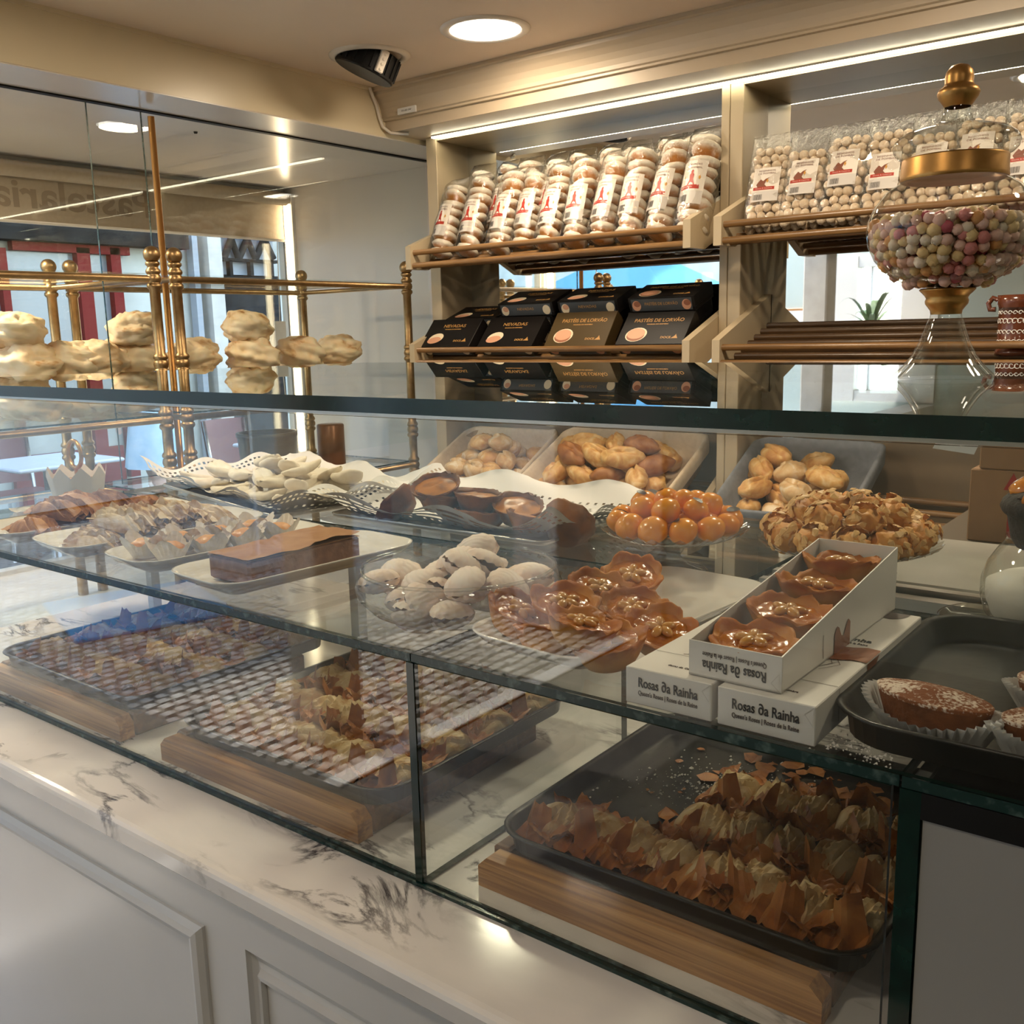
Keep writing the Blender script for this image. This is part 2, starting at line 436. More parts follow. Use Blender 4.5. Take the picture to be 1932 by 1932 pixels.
# rear wall behind the customer and the porch beside it, seen only in the mirrors
b = MB()
for a, c in (((-4.30, YR - .12, ZF), (-3.30, YR, ZC)), ((-2.36, YR - .12, ZF), (XR, YR, ZC)), ((-3.30, YR - .12, .60), (-2.36, YR, ZC)), ((-3.08, YR - .12, ZF), (-2.68, YR, -.36))):
    b.box(a, c)
struct('wall_rear', b, M['pale_green'])
b = MB(); b.box((-3.30, YR - .14, ZF), (-3.08, YR + .03, .60)); b.box((-2.68, YR - .14, ZF), (-2.36, YR + .03, .60)); b.box((-3.08, YR - .1, .50), (-2.68, YR + .02, .60)); b.box((-3.08, YR - .1, -.40), (-2.68, YR + .05, -.36))
wf = struct('window_2', b, M['warm_white'])
b = MB(); b.box((-3.08, YR - .07, -.36), (-2.68, YR - .06, .50)); b.build('pane', M['pane'], wf)
b = MB(); b.box((-2.98, YR - .09, -.36), (-2.96, YR - .03, .50)); b.build('glazing_bar', M['white'], wf)
# left side: open shopfront with a slim jamb, lintel over it, glazed end of the window display
b = MB()
b.box((-2.50, 0.60, ZF), (-2.36, 0.66, ZC)); b.box((-2.60, -2.9, .62), (-2.36, 0.60, ZC))
struct('wall_left', b, M['white'])
b = MB(); b.box((-4.05, .648, -.95), (-2.51, .656, ZSOF)); ep = struct('window_3', b, M['pane'])
b = MB(); b.box((-4.13, .64, ZF), (-4.06, .72, ZSOF)); b.build('window_post', M['white'], ep)
b = MB(); b.box((-4.05, .645, ZF), (-2.51, .659, -.951)); b.build('sill_panel', M['white'], ep)
M['stone'] = mat('pale_stone', (0.48, 0.45, 0.40), 0.7, col2=(0.42, 0.39, 0.34), scale=9, bump=0.2)
b = MB(); b.box((-2.80, -1.02, ZF), (-2.62, -.82, .62), bev=.01); struct('door_1', b, M['stone'])
b = MB(); b.box((-2.42, -2.88, ZF), (-2.34, .59, ZF + .012), bev=.004); struct('trim_4', b, M['porcelain'])

# beam and soffit over the window display
b = MB(); b.box((XB - .02, YR, ZSOF), (XB, YB, ZC)); b.box((XW - .12, 0.66, ZSOF), (XB - .02, YB, ZSOF + .1))
b.box((XB - .001, YR, ZC - .012), (XB + .006, 2.76, ZC))
struct('trim_1', b, M['beam'])
b = MB(); b.box((XW - .1, 0.66, ZSOF - .004), (XG - .012, YB, ZSOF - .0005)); b.box((XG + .012, .66, ZSOF - .004), (XB, YB, ZSOF - .0005)); so = struct('trim_2', b, M['warm_white'])
b = MB(); b.box((XG - .012, .66, ZSOF - .009), (XG + .012, 3.30, ZSOF - .0005)); b.build('glass_channel', M['black'], so)
for x, y in ((-3.75, 1.55), (-3.15, 2.25)):
    b = MB(); b.lathe([(.006, -.006), (.008, 0)], 10, c=(x, y, ZSOF - .004)); b.build('screw_hole', M['black'], so)

# cornice: coved moulding along the ceiling above the wall shelves
prof = [(2.752, .904), (2.752, .893), (2.762, .889), (2.764, .878), (2.775, .866), (2.787, .850), (2.795, .832), (2.799, .815), (2.800, .803), (2.806, .799), (2.806, .792), (2.818, .790), (2.818, .752), (3.03, .752), (3.03, .904)]
b = MB(); n = len(prof)
vs = [(XB, p[0], p[1]) for p in prof] + [(XR, p[0], p[1]) for p in prof]
b.add(vs, [(i, (i + 1) % n, n + (i + 1) % n, n + i) for i in range(n)] + [tuple(range(n - 1, -1, -1)), tuple(range(n, 2 * n))])
b.m = [0] * len(b.m); co = struct('trim_3', b, M['cornice'])
# small paper sticker on the cornice end
b = MB(); b.box((-2.66, 2.7905, .800), (-2.57, 2.7985, .822)); lb = b.build('sticker', M['paper'], co)
t = text_mesh('lettering', 'CE LED 24V', .008, M['ink'], .05)
link('lettering', t, lb, loc=(-2.615, 2.790, .811), rot=(PI / 2, 0, 0))
# lamp cable running down the corner
b = MB(); b.tube([(XB + .008, 2.735, .90), (XB + .012, 2.745, .87), (XB + .010, 2.765, .84), (XB + .012, 2.775, .80), (XB + .012, 2.79, .77), (XB + .03, 2.815, .748), (XB + .08, 2.86, .745)], .006, 0, 8)
o = b.build('cable', M['warm_white'], loc=(0, 0, H)); tag(o, 'thin white cable looping from the ceiling down beside the cornice end', 'cable')

# LED strip under the cornice
M['led'] = emit_mat('led_glow', (1.0, 0.90, 0.66), 9.0)
b = MB(); b.box((-2.66, 2.972, .747), (XR - .02, 2.992, .752)); t = b.build('led_strip', M['steel'], loc=(0, 0, H))
tag(t, 'long glowing LED strip under the cornice above the wall shelves', 'light')
b = MB(); b.box((-2.66, 2.974, .742), (XR - .02, 2.990, .747)); b.build('diffuser', M['led'], t)
b = MB()
for i in range(150):
    x = -2.65 + i * .0312
    b.box((x, 2.978, .7405), (x + .008, 2.986, .742))
e = b.build('diode', M['led'], t); e['kind'] = 'stuff'

# downlights: the lit one over the shelves in view, its twins over the rest of the shop
M['bulb'] = emit_mat('downlight_glow', (1.0, 0.93, 0.82), 8.0)
def downlight(x, y, label, group=None, z=ZC):
    t = thing('downlight', label, 'light', (x, y, z), group=group)
    b = MB(); b.lathe([(.108, -.001), (.112, -.006), (.126, -.007), (.138, -.003), (.139, 0)], 40); b.build('rim', M['warm_white'], t)
    b = MB(); b.lathe([(.0005, -.004), (.108, -.004)], 40); b.build('diffuser', M['bulb'], t)
for i, (x, y) in enumerate(LAMP_POS):
    if i == 8: downlight(x, y, 'added round downlight, out of view in the soffit over the shop window', None, ZSOF - .004)  # extra lamp beyond the frame, added to brighten the meringues
    elif i == 0: downlight(x, y, 'round lit downlight in the ceiling before the cornice')
    else: downlight(x, y, 'round lit downlight over the customer side of the shop', 'downlights over the shop')
# swivelling spot, unlit, black
t = thing('swivel_spotlight', 'black swivelling ceiling spotlight hanging open beside the lit downlight', 'light', (-2.449, 2.449, ZC))
b = MB(); b.lathe([(.105, -.001), (.108, -.008), (.120, -.010), (.134, -.004), (.135, 0)], 40); b.build('rim', M['warm_white'], t)
Rm = Matrix.Rotation(math.radians(24), 4, Vector((-0.61, 0.79, 0)))
b = MB(); b.lathe([(.0005, .02), (.098, .02), (.100, .0), (.100, -.056)], 36, M=Rm); b.lathe([(.100, -.056), (.096, -.060), (.0005, -.058)], 36, M=Rm, sm=False)
for k in range(22):
    q = 2 * PI * k / 22
    b.box((.099, -.003, -.048), (.104, .003, .018), M=Rm @ Matrix.Rotation(q, 4, 'Z'))
b.build('housing', M['black'], t)
b = MB(); b.box((.094, -.014, -.052), (.110, .014, .02), bev=.003, M=Rm @ Matrix.Rotation(-.28, 4, 'Z'))
for k in range(4): b.lathe([(.0005, .112), (.005, .111), (.006, .109)], 10, mi=0, M=Rm @ Matrix.Rotation(-.28, 4, 'Z') @ Matrix.Translation((0, 0, -.042 + k * .016)) @ Matrix.Rotation(PI / 2, 4, 'Y'))
b.build('bracket', M['warm_white'], t)

# ------------------------------------------------------------------ shop window: frame, pane, blind, light tube
b = MB()
b.box((XW - .05, .66, ZF), (XW + .01, YB, -.93)); b.box((XW - .05, 3.40, -.93), (XW - .01, YB, ZSOF)); b.box((XW - .05, .66, -.93), (XW, .74, ZSOF)); b.box((XW - .05, .66, .715), (XW + .02, YB, ZSOF))
w1 = struct('window_1', b, M['white'])
b = MB(); b.box((XW - .035, .74, -.93), (XW - .029, 3.40, .715)); b.build('pane', M['pane'], w1)
b = MB(); b.box((XW - .05, .66, .705), (XW + .03, 3.40, .7155)); b.build('head_track', M['steel'], w1)
M['blind'] = mat('blind_fabric', (0.42, 0.34, 0.25), 0.8, col2=(0.39, 0.315, 0.23), scale=60, bump=0.1)
bl = thing('roller_blind', 'beige roller blind with shop lettering, half lowered in the shop window', 'blind', (XW + .03, 2.0, .66))
b = MB(); b.tube([(.03, -1.2, .02), (.03, 1.42, .02)], .032, 0, 16); b.build('roller', M['blind'], bl)
b = MB(); b.box((-.003, -1.2, -.178), (0, 1.375, .03)); b.build('fabric', M['blind'], bl)
b = MB(); b.tube([(-.002, -1.2, -.18), (-.002, 1.375, -.18)], .007, 0, 8); b.build('hem_bar', M['warm_white'], bl)
b = MB(); b.box((.0, 1.42, -.02), (.06, 1.432, .06), bev=.004); b.build('bracket', M['steel'], bl)
q0, q1, q2 = P(523, 452, 'X', -3.93), P(528, 606, 'X', -3.93), P(532, 715, 'X', -3.93)
off = Vector((XW + .03, 2.0, .66))
b = MB(); b.tube([q0 - off, q1 - off], .0022, 0, 6); b.build('pull_cord', M['white'], bl)
b = MB(); y = q1.y - off.y; b.box((q1.x - off.x - .002, y - .034, q2.z - off.z), (q1.x - off.x + .002, y + .034, q1.z - off.z), bev=.0008); b.build('cord_card', M['paper'], bl)
M['blind_ink'] = mat('blind_lettering', (0.26, 0.20, 0.14), 0.8)
t = text_mesh('lettering', 'Pastelaria', .155, M['blind_ink'], .70, bold=.003)
link('lettering', t, bl, loc=(.0012, .275, -.075), rot=(PI / 2, 0, -PI / 2))   # printed to be read from the street
M['tube'] = emit_mat('tube_glow', (1.0, 0.78, 0.50), 9.0)
def light_tube(y, rz, label):
    t = thing('light_tube', label, 'light', (-4.02, y, 0), (0, 0, rz))
    b = MB(); b.box((-.035, -.004, -.62), (.035, .0145, .70)); b.build('channel', M['white'], t)
    b = MB(); b.box((-.022, -.012, -.60), (.022, -.004, .69), bev=.004); b.build('diffuser', M['tube'], t)
light_tube(3.385, 0, 'vertical glowing light tube in the corner of the shop window')
light_tube(.700, PI, 'added vertical light tube, out of view at the doorway end of the shop window')  # mirrored second tube, added out of view for more light on the meringues

# side wall panels of the window display (white horizontal boards)
b = MB(); b.box((XW, 3.40, -1.02), (-2.72, YB, ZSOF - .004)); wd = struct('wall_side', b, M['warm_white'])
# glass partition between the shop and the window display
edges = [.70, 1.735, 1.923, 3.28]
g = thing('glass_partition', 'frameless glass panes standing between the shop and the window display', 'partition', (XG, .70, -.12))
for i in range(3):
    b = MB(); b.box((-.004, edges[i] - .70 + .001, -.35), (.004, edges[i + 1] - .70 - .001, ZSOF + .12 - .009)); b.build('pane', [M['pane']], g)
for e in edges[1:3]:
    b = MB(); b.box((-.0035, e - .7005, -.35), (.0035, e - .6995, ZSOF + .12 - .01)); b.build('joint', M['edge_worn'], g)
b = MB(); b.tube([(0.035, 1.937 - .70, .709 + .12), (.035, 1.937 - .70, -.5 + .12)], .011, 0, 12); o = b.build('upright_rod', M['rod'], loc=up((XG, .70, -.12)))
tag(o, 'slim bronze upright rod before the glass of the window display', 'rod')
# plinth of the window display
b = MB(); b.box((XW, .66, ZF), (-2.76, 3.40, -.95)); struct('trim_5', b, M['white'])

# unseen canvas awning, added to keep the sun off the window display
M['awning'] = mat('cream_awning', (0.55, 0.50, 0.42), 0.85, col2=(0.50, 0.455, 0.38), scale=20)
added_awning = thing('awning', 'unseen cream canvas awning added outside the shop window to block the sun', 'awning', (XW - .13, 2.0, .80))
b = MB(); b.grid(lambda u, v: (-1.32 * u, -1.42 + 2.9 * v, .14 - .16 * u), 2, 2); b.grid(lambda u, v: (-1.32 * u, -1.42 + 2.9 * v, .136 - .16 * u), 2, 2); b.build('canvas', M['awning'], added_awning)
b = MB(); b.tube([(-1.32, -1.42, -.02), (-1.32, 1.48, -.02)], .018, 0, 8); b.build('front_bar', M['steel'], added_awning)
for y in (-1.38, 1.44):
    b = MB(); b.tube([(0, y, -.02), (-1.32, y, -.02)], .014, 0, 8); b.build('arm', M['steel'], added_awning)
# ================================================================== the street outside
M['cobble'] = mat('limestone_cobble', (0.56, 0.51, 0.44), 0.6, col2=(0.30, 0.27, 0.24), scale=7)
M['joint'] = mat('cobble_joint', (0.12, 0.10, 0.085), 0.9)
b = MB(); b.box((-14, -14, ZF - .16), (-2.36, 12, ZF - .02)); gr = struct('ground', b, M['joint'])
b = MB(); rnd = random.Random(3)
for i in range(78):
    for j in range(66):
        x = -2.46 - i * .070; y = .35 - j * .070
        a = rnd.uniform(-.12, .12); w = rnd.uniform(.026, .031); h = rnd.uniform(.026, .031)
        Mx = Matrix.Translation((x + rnd.uniform(-.006, .006), y + (.035 if i % 2 else 0) + rnd.uniform(-.004, .004), ZF - .012 + rnd.uniform(-.004, .003))) @ Matrix.Rotation(a, 4, 'Z')
        vs = [(-w, -h, -.01), (w, -h, -.01), (w, h, -.01), (-w, h, -.01), (-w * .8, -h * .8, .008), (w * .8, -h * .8, .008), (w * .8, h * .8, .008), (-w * .8, h * .8, .008)]
        b.add(vs, [(4, 5, 6, 7), (0, 1, 5, 4), (1, 2, 6, 5), (2, 3, 7, 6), (3, 0, 4, 7)], 0, False, Mx)
c = b.build('cobble', M['cobble'], gr); c['kind'] = 'stuff'

# building across the street
XS = -8.6
M['facade'] = mat('facade_render', (0.50, 0.50, 0.45), 0.8, col2=(0.42, 0.42, 0.38), scale=3, bump=0.15)
M['red_frame'] = mat('dark_red_paint', (0.15, 0.014, 0.011), 0.7, spec=.15)
M['dark_sign'] = mat('dark_fascia', (0.012, 0.011, 0.010), 0.9, col2=(0.022, 0.02, 0.018), scale=5, spec=.08)
M['shop_dark'] = mat('dim_interior', (0.012, 0.012, 0.013), 0.9, col2=(0.03, 0.03, 0.032), scale=4, spec=.08)
M['grey_pane'] = mat('grey_shop_pane', (0.22, 0.235, 0.25), 0.15)
M['grey_sign'] = mat('grey_sign_board', (0.26, 0.28, 0.31), 0.5)
bd = thing('building', 'pale rendered building with red framed shopfront across the street', 'building', (XS, 3.0, ZF))
def fw(px, py, dx=0.0):      # point on the facade plane, local to the building
    p = P(px, py, 'X', XS + dx); return p.y - 3.0, p.z - ZF
def slab(name, x0, y0, x1, y1, d0, d1, m, parent=bd):
    xm = max(x0, -60) * .5 + x1 * .5; ym = (y0 + y1) / 2; a = (fw(x0, ym)[0], fw(xm, y0)[1]); c = (fw(x1, ym)[0], fw(xm, y1)[1])
    b = MB(); b.box((d0, min(a[0], c[0]), min(a[1], c[1])), (d1, max(a[0], c[0]), max(a[1], c[1]))); return b.build(name, m, parent)
b = MB(); b.box((-.6, -16, 0), (0, 9, 8.2)); b.build('wall', M['facade'], bd)
b = MB(); b.box((-.1, -16, 8.2), (.35, 9, 8.45)); b.box((-.05, -16, 4.1), (.15, 9, 4.25)); b.build('eaves', M['stone'], bd)
slab('fascia', -400, 428, 330, 462, .02, .22, M['dark_sign'])
for (x0, x1) in ((-400, -120), (-60, 12), (22, 156), (176, 216)):
    slab('pane', x0, 476, x1, 760, .012, .03, M['grey_pane'])
for (x0, y0, x1, y1) in ((12, 462, 232, 478), (154, 470, 178, 900), (216, 470, 234, 900), (10, 470, 24, 900), (-120, 462, -100, 900), (-400, 462, -120, 478)):
    slab('red_frame', x0, y0, x1, y1, .03, .11, M['red_frame'])
slab('red_panel', 24, 850, 232, 1000, .03, .09, M['red_frame'])
slab('downpipe', 362, 430, 372, 900, .05, .15, M['grey_sign'])
slab('pilaster', 383, 380, 408, 900, .03, .2, M['stone'])
slab('opening', 410, 520, 535, 900, .005, .03, M['shop_dark'])
slab('lattice_back', 408, 440, 512, 522, .01, .03, M['grey_sign'])
for (x0, y0, x1, y1) in ((408, 490, 510, 496), (408, 448, 510, 453)):
    slab('lattice_beam', x0, y0, x1, y1, .06, .12, M['dark_sign'])
pts = [(412, 490), (426, 452), (440, 490), (456, 452), (472, 490), (488, 452), (506, 490)]
for i in range(len(pts) - 1):
    a = fw(*pts[i]); c = fw(*pts[i + 1])
    b = MB(); b.tube([(.09, a[0], a[1]), (.09, c[0], c[1])], .035, 0, 6); b.build('lattice_bar', M['dark_sign'], bd)
for x in (423, 462, 500):
    slab('lattice_post', x - 3, 492, x + 3, 522, .06, .12, M['dark_sign'])
sg = slab('sign_board', 532, 402, 572, 530, .06, .10, M['grey_sign'])
a = fw(550, 448); t = text_mesh('lettering', 'in', .32, M['shop_dark'], bold=.01)
link('lettering', t, sg, loc=(.102, a[0], a[1]), rot=(PI / 2, 0, PI / 2))
for k, (y, z) in enumerate(((-12, 5.0), (-9, 5.0), (-6, 5.0), (-3, 5.0), (0, 5.0), (3, 5.0))):
    b = MB(); b.box((.0, y, z), (.1, y + 1.3, z + 2.2)); f = b.build('window', M['white'], bd)
    b = MB(); b.box((.1, y + .12, z + .12), (.11, y + 1.18, z + 2.08)); b.build('pane', M['grey_pane'], f)
# building on the shop's own side, beyond the doorway and above the shop (keeps the street in its shade)
b = MB(); b.box((-2.9, YR - .1, 1.02), (XR, YB, 4.5)); o = b.build('shop_house', M['facade'], loc=(0, 0, H)); tag(o, 'pale house wall above the shop, over the open shopfront', 'building')

# cafe tables and chairs on the street
M['table_top'] = mat('pale_table_top', (0.50, 0.53, 0.62), 0.35)
M['chair_red'] = mat('red_cafe_chair', (0.11, 0.014, 0.014), 0.45)
def canvas_mat(name, col):
    """thin parasol canvas: some light comes through from above"""
    m, nt, bs = nodes(name); bs.inputs['Base Color'].default_value = (*col, 1); bs.inputs['Roughness'].default_value = .85
    t = nt.nodes.new('ShaderNodeBsdfTranslucent'); t.inputs[0].default_value = (*col, 1); mx = nt.nodes.new('ShaderNodeMixShader'); mx.inputs[0].default_value = .5
    out = nt.nodes['Material Output']; nt.links.new(bs.outputs[0], mx.inputs[1]); nt.links.new(t.outputs[0], mx.inputs[2]); nt.links.new(mx.outputs[0], out.inputs[0])
    return m
M['cloth_blue'] = canvas_mat('blue_canvas', (0.16, 0.50, 0.78))
def cafe_table(x, y, label):
    t = thing('cafe_table', label, 'table', (x, y, ZF - .008))
    b = MB(); b.box((-.35, -.35, .72), (.35, .35, .745), bev=.008); b.build('table_top', M['table_top'], t)
    b = MB(); b.tube([(0, 0, .02), (0, 0, .72)], .03); b.build('pedestal', M['steel'], t)
    b = MB(); b.box((-.25, -.03, 0), (.25, .03, .03), bev=.006); b.box((-.03, -.25, 0), (.03, .25, .03), bev=.006); b.build('foot', M['steel'], t)
def cafe_chair(x, y, rz, label):
    t = thing('cafe_chair', label, 'chair', (x, y, ZF - .008), (0, 0, rz))
    b = MB(); b.box((-.2, -.2, .43), (.2, .2, .455), bev=.01); b.build('seat', M['chair_red'], t)
    b = MB(); b.grid(lambda u, v: (-.2 + .4 * u, .2 + .06 * v - .05 * math.sin(PI * u) * -1, .50 + .36 * v), 9, 4); b.grid(lambda u, v: (-.2 + .4 * u, .215 + .06 * v + .05 * math.sin(PI * u), .50 + .36 * v), 9, 4); b.build('backrest', M['chair_red'], t)
    for sx in (-1, 1):
        for sy in (-1, 1):
            b = MB(); b.tube([(sx * .17, sy * .17, .44), (sx * .2, sy * .2, 0)], .013); b.build('leg', M['steel'], t)
        b = MB(); b.tube([(sx * .18, .18, .43), (sx * .19, .25, .86)], .013); b.build('back_post', M['steel'], t)
cafe_table(-6.3, 3.15, 'pale square cafe table beyond the person in the street')
cafe_table(-6.2, 1.9, 'pale square cafe table before the red shopfront, behind the meringues')
cafe_table(-5.6, 4.7, 'pale square cafe table before the dark opening across the street')
cafe_chair(-7.0, 3.3, PI / 2, 'red cafe chair at the table beyond the person')
cafe_chair(-5.5, 1.9, -PI / 2, 'red cafe chair with its back to the shop window')
cafe_chair(-7.0, 1.9, PI / 2, 'red cafe chair facing the shop before the red shopfront')
cafe_chair(-6.2, 1.2, PI, 'red cafe chair at the near end of the street tables')
cafe_chair(-6.4, 4.8, PI / 2, 'red cafe chair before the dark opening across the street')
# blue parasols (mirrored in the shelf mirrors)
def parasol(x, y, h, label):
    t = thing('parasol', label, 'parasol', (x, y, ZF - .008))
    b = MB(); b.tube([(0, 0, .03), (0, 0, h)], .022); b.build('pole', M['steel'], t)
    b = MB(); b.lathe([(.0005, h), (.5, h - .16), (1.25, h - .5), (1.25, h - .62)], 8, sm=False); b.build('canopy', M['cloth_blue'], t)
    b = MB(); b.box((-.25, -.25, 0), (.25, .25, .06), bev=.01); b.build('base', M['stone'], t)
parasol(-5.3, -2.6, 2.30, 'blue street parasol nearest the shopfront')
parasol(-7.0, .1, 2.35, 'blue street parasol nearest the far shopfront')
parasol(-7.2, -5.0, 2.35, 'blue street parasol farthest down the street')
# blue mat on the cobbles, mirrored in the counter glass
b = MB(); b.box((-.45, -.42, 0), (.45, .42, .018), bev=.004); o = b.build('blue_mat', M['cloth_blue'], loc=up((-4.95, -1.5, ZF - .004)), rot=(0, 0, .3)); tag(o, 'blue mat lying on the cobbles outside the shopfront', 'mat')

# passer-by in light blue, seen between the brass posts
M['skin'] = mat('skin', (0.55, 0.34, 0.25), 0.55, sss=0.1)
M['dress'] = mat('light_blue_dress', (0.36, 0.55, 0.72), 0.8, col2=(0.55, 0.68, 0.80), scale=7)
M['hair'] = mat('brown_hair', (0.07, 0.04, 0.025), 0.6)
def person(x, y, rz):
    t = thing('person', 'person in a light blue summer dress walking along the street', 'person', (x, y, ZF - .006), (0, 0, rz))
    J = {'pel': (0, 0, .95, .13), 'wai': (0, .0, 1.10, .115), 'che': (0, -.01, 1.28, .13), 'nek': (0, -.01, 1.44, .055), 'jaw': (0, .02, 1.52, .07), 'hed': (0, .015, 1.58, .093), 'cro': (0, 0, 1.64, .07),
         'ls': (-.155, -.01, 1.38, .055), 'le': (-.21, -.06, 1.12, .042), 'lw': (-.20, .04, .90, .028), 'lh': (-.20, .06, .83, .034),
         'rs': (.155, -.01, 1.38, .055), 're': (.21, .02, 1.12, .042), 'rw': (.19, .16, .93, .028), 'rh': (.185, .20, .87, .034),
         'lk': (-.09, .13, .50, .058), 'la': (-.09, .02, .10, .038), 'lf': (-.09, .16, .035, .034), 'lp': (-.09, .02, .90, .09),
         'rk': (.09, -.02, .50, .058), 'ra': (.09, -.22, .14, .038), 'rf': (.09, -.12, .04, .034), 'rp': (.09, -.01, .90, .09)}
    E = [('pel', 'wai'), ('wai', 'che'), ('che', 'nek'), ('nek', 'jaw'), ('jaw', 'hed'), ('hed', 'cro'), ('che', 'ls'), ('ls', 'le'), ('le', 'lw'), ('lw', 'lh'), ('che', 'rs'), ('rs', 're'), ('re', 'rw'), ('rw', 'rh'), ('pel', 'lp'), ('lp', 'lk'), ('lk', 'la'), ('la', 'lf'), ('pel', 'rp'), ('rp', 'rk'), ('rk', 'ra'), ('ra', 'rf')]
    ks = list(J); me = bpy.data.meshes.new('body'); me.from_pydata([J[k][:3] for k in ks], [(ks.index(a), ks.index(c)) for a, c in E], [])
    o = link('body', me, t); md = o.modifiers.new('skin', 'SKIN')
    for i, k in enumerate(ks): me.skin_vertices[0].data[i].radius = (J[k][3], J[k][3])
    me.skin_vertices[0].data[0].use_root = True; md.use_smooth_shade = True
    o.modifiers.new('sub', 'SUBSURF').levels = 1; o.modifiers['sub'].render_levels = 1
    dg = bpy.context.evaluated_depsgraph_get(); dg.update(); m2 = bpy.data.meshes.new_from_object(o.evaluated_get(dg)); o.modifiers.clear(); o.data = m2
    m2.materials.clear(); m2.materials.append(M['skin'])
    b = MB()
    def dr(u, v):
        a = 2 * PI * u; z = 1.42 - .92 * v
        r = .165 - .03 * math.sin(min(v * 3, 1) * PI) + .14 * max(0, v - .35) + .018 * max(0, v - .3) * math.sin(7 * a)
        return (r * 1.08 * math.cos(a), r * .82 * math.sin(a), z)
    b.grid(dr, 28, 12, wrap_u=True); b.build('dress', M['dress'], t)
    b = MB(); b.ball((0, -.02, 1.61), .108, 16, 10, sc=(.95, 1.0, 1.05), fn=lambda d: 1 if d.y < .35 or d.z > .55 else .72)
    b.tube([(0, -.09, 1.60), (0, -.13, 1.50), (0, -.12, 1.38)], [.07, .06, .02]); b.build('hair', M['hair'], t)
    for s in (-1, 1):
        b = MB()
        hx, hy, hz = (-.20, .06, .83) if s < 0 else (.185, .20, .87)
        for k, dx in enumerate((-.018, -.006, .006, .018)):
            b.tube([(hx, hy + dx, hz - .02), (hx, hy + dx * 1.15, hz - .065), (hx + s * -.008, hy + dx * 1.1, hz - .095 + abs(dx) * .5)], [.0085, .0075, .005], 0, 6)
        b.tube([(hx, hy + .03, hz + .01), (hx - s * .02, hy + .045, hz - .03), (hx - s * .02, hy + .04, hz - .05)], [.009, .008, .005], 0, 6); b.build('hand', M['skin'], t)
        b = MB(); b.ball((s * .034, .105, 1.59), .011, 8, 6); b.build('eye', M['porcelain'], t)
    b = MB(); b.ball((0, .115, 1.555), .016, 8, 6, sc=(.8, 1.2, 1.3)); b.build('nose', M['skin'], t)
    b = MB(); b.ball((0, .10, 1.515), .02, 8, 6, sc=(1.1, .6, .35)); b.build('mouth', M['red'], t)
person(-7.0, 4.4, math.radians(200))

# things behind the customer, seen in the wall mirrors
t = thing('framed_picture', 'small framed picture on the pale green porch wall', 'picture', (-3.62, YR + .002, .02))
b = MB(); b.box((-.16, -.01, -.13), (.16, .015, .13), bev=.004); b.build('frame', M['pine'], t)
b = MB(); b.box((-.135, .015, -.105), (.135, .017, .105)); b.build('print', M['paper'], t)
M['leaf'] = mat('palm_leaf', (0.05, 0.09, 0.025), 0.5, col2=(0.09, 0.14, 0.04), scale=20)
t = thing('potted_plant', 'potted palm on a white stand before the porch window', 'plant', (-2.86, YR + .28, -.22))
b = MB(); b.lathe([(.0005, 0), (.07, 0), (.095, .17), (.085, .17), (.08, .15), (.0005, .15)], 20); b.build('pot', M['porcelain'], t)
rnd = random.Random(5)
for k in range(16):
    q = 2 * PI * k / 16 + rnd.uniform(-.2, .2); L = rnd.uniform(.2, .34); e = rnd.uniform(.12, .34)
    b = MB()
    b.grid(lambda u, v: (math.cos(q) * L * u - math.sin(q) * (v - .5) * .05 * math.sin(PI * min(u + .12, 1)), math.sin(q) * L * u + math.cos(q) * (v - .5) * .05 * math.sin(PI * min(u + .12, 1)), .15 + e * math.sin(u * 2.2)), 8, 3)
    b.build('leaf', M['leaf'], t)
o = MB().box((-3.0, YR + .12, ZF), (-2.72, YR + .44, -.22), bev=.01).build('plant_stand', M['white'], loc=(0, 0, H)); tag(o, 'white box stand under the potted palm', 'stand')
# ================================================================== wall shelf unit with its wooden racks
X1A, X1B, X2A, X2B = -2.66, -1.45, -1.375, -0.165      # inner faces of the two bays
YSF, YM = 3.0, 3.19                                    # front edge of the uprights, face of the mirror
un = thing('shelf_unit', 'beige laminate wall shelf unit with two mirrored bays', 'shelf unit', (0, YM, 0))
def upart(name, a, c, m, bev=0.0):
    b = MB(); b.box((a[0], a[1] - YM, a[2]), (c[0], c[1] - YM, c[2]), bev=bev); return b.build(name, m, un)
for x0, x1 in ((-2.714, X1A), (X1B, -1.4215), (-1.4195, X2A), (X2B, -.12)):
    upart('upright', (x0, YSF, ZF), (x1, 3.21, .7515), M['shelf'], .002)
for x0, x1 in ((X1A, X1B), (X2A, X2B)):
    upart('top_board', (x0, YSF + .002, .737), (x1, 3.21, .7515), M['shelf'])
    upart('mirror', (x0, YM, -.155), (x1, YM + .008, .737), M['mirror'])
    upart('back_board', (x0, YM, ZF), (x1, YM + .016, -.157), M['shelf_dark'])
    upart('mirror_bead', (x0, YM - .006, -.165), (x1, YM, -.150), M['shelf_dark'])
    upart('bottom_board', (x0, YSF, -1.05), (x1, YM, -1.03), M['shelf'])

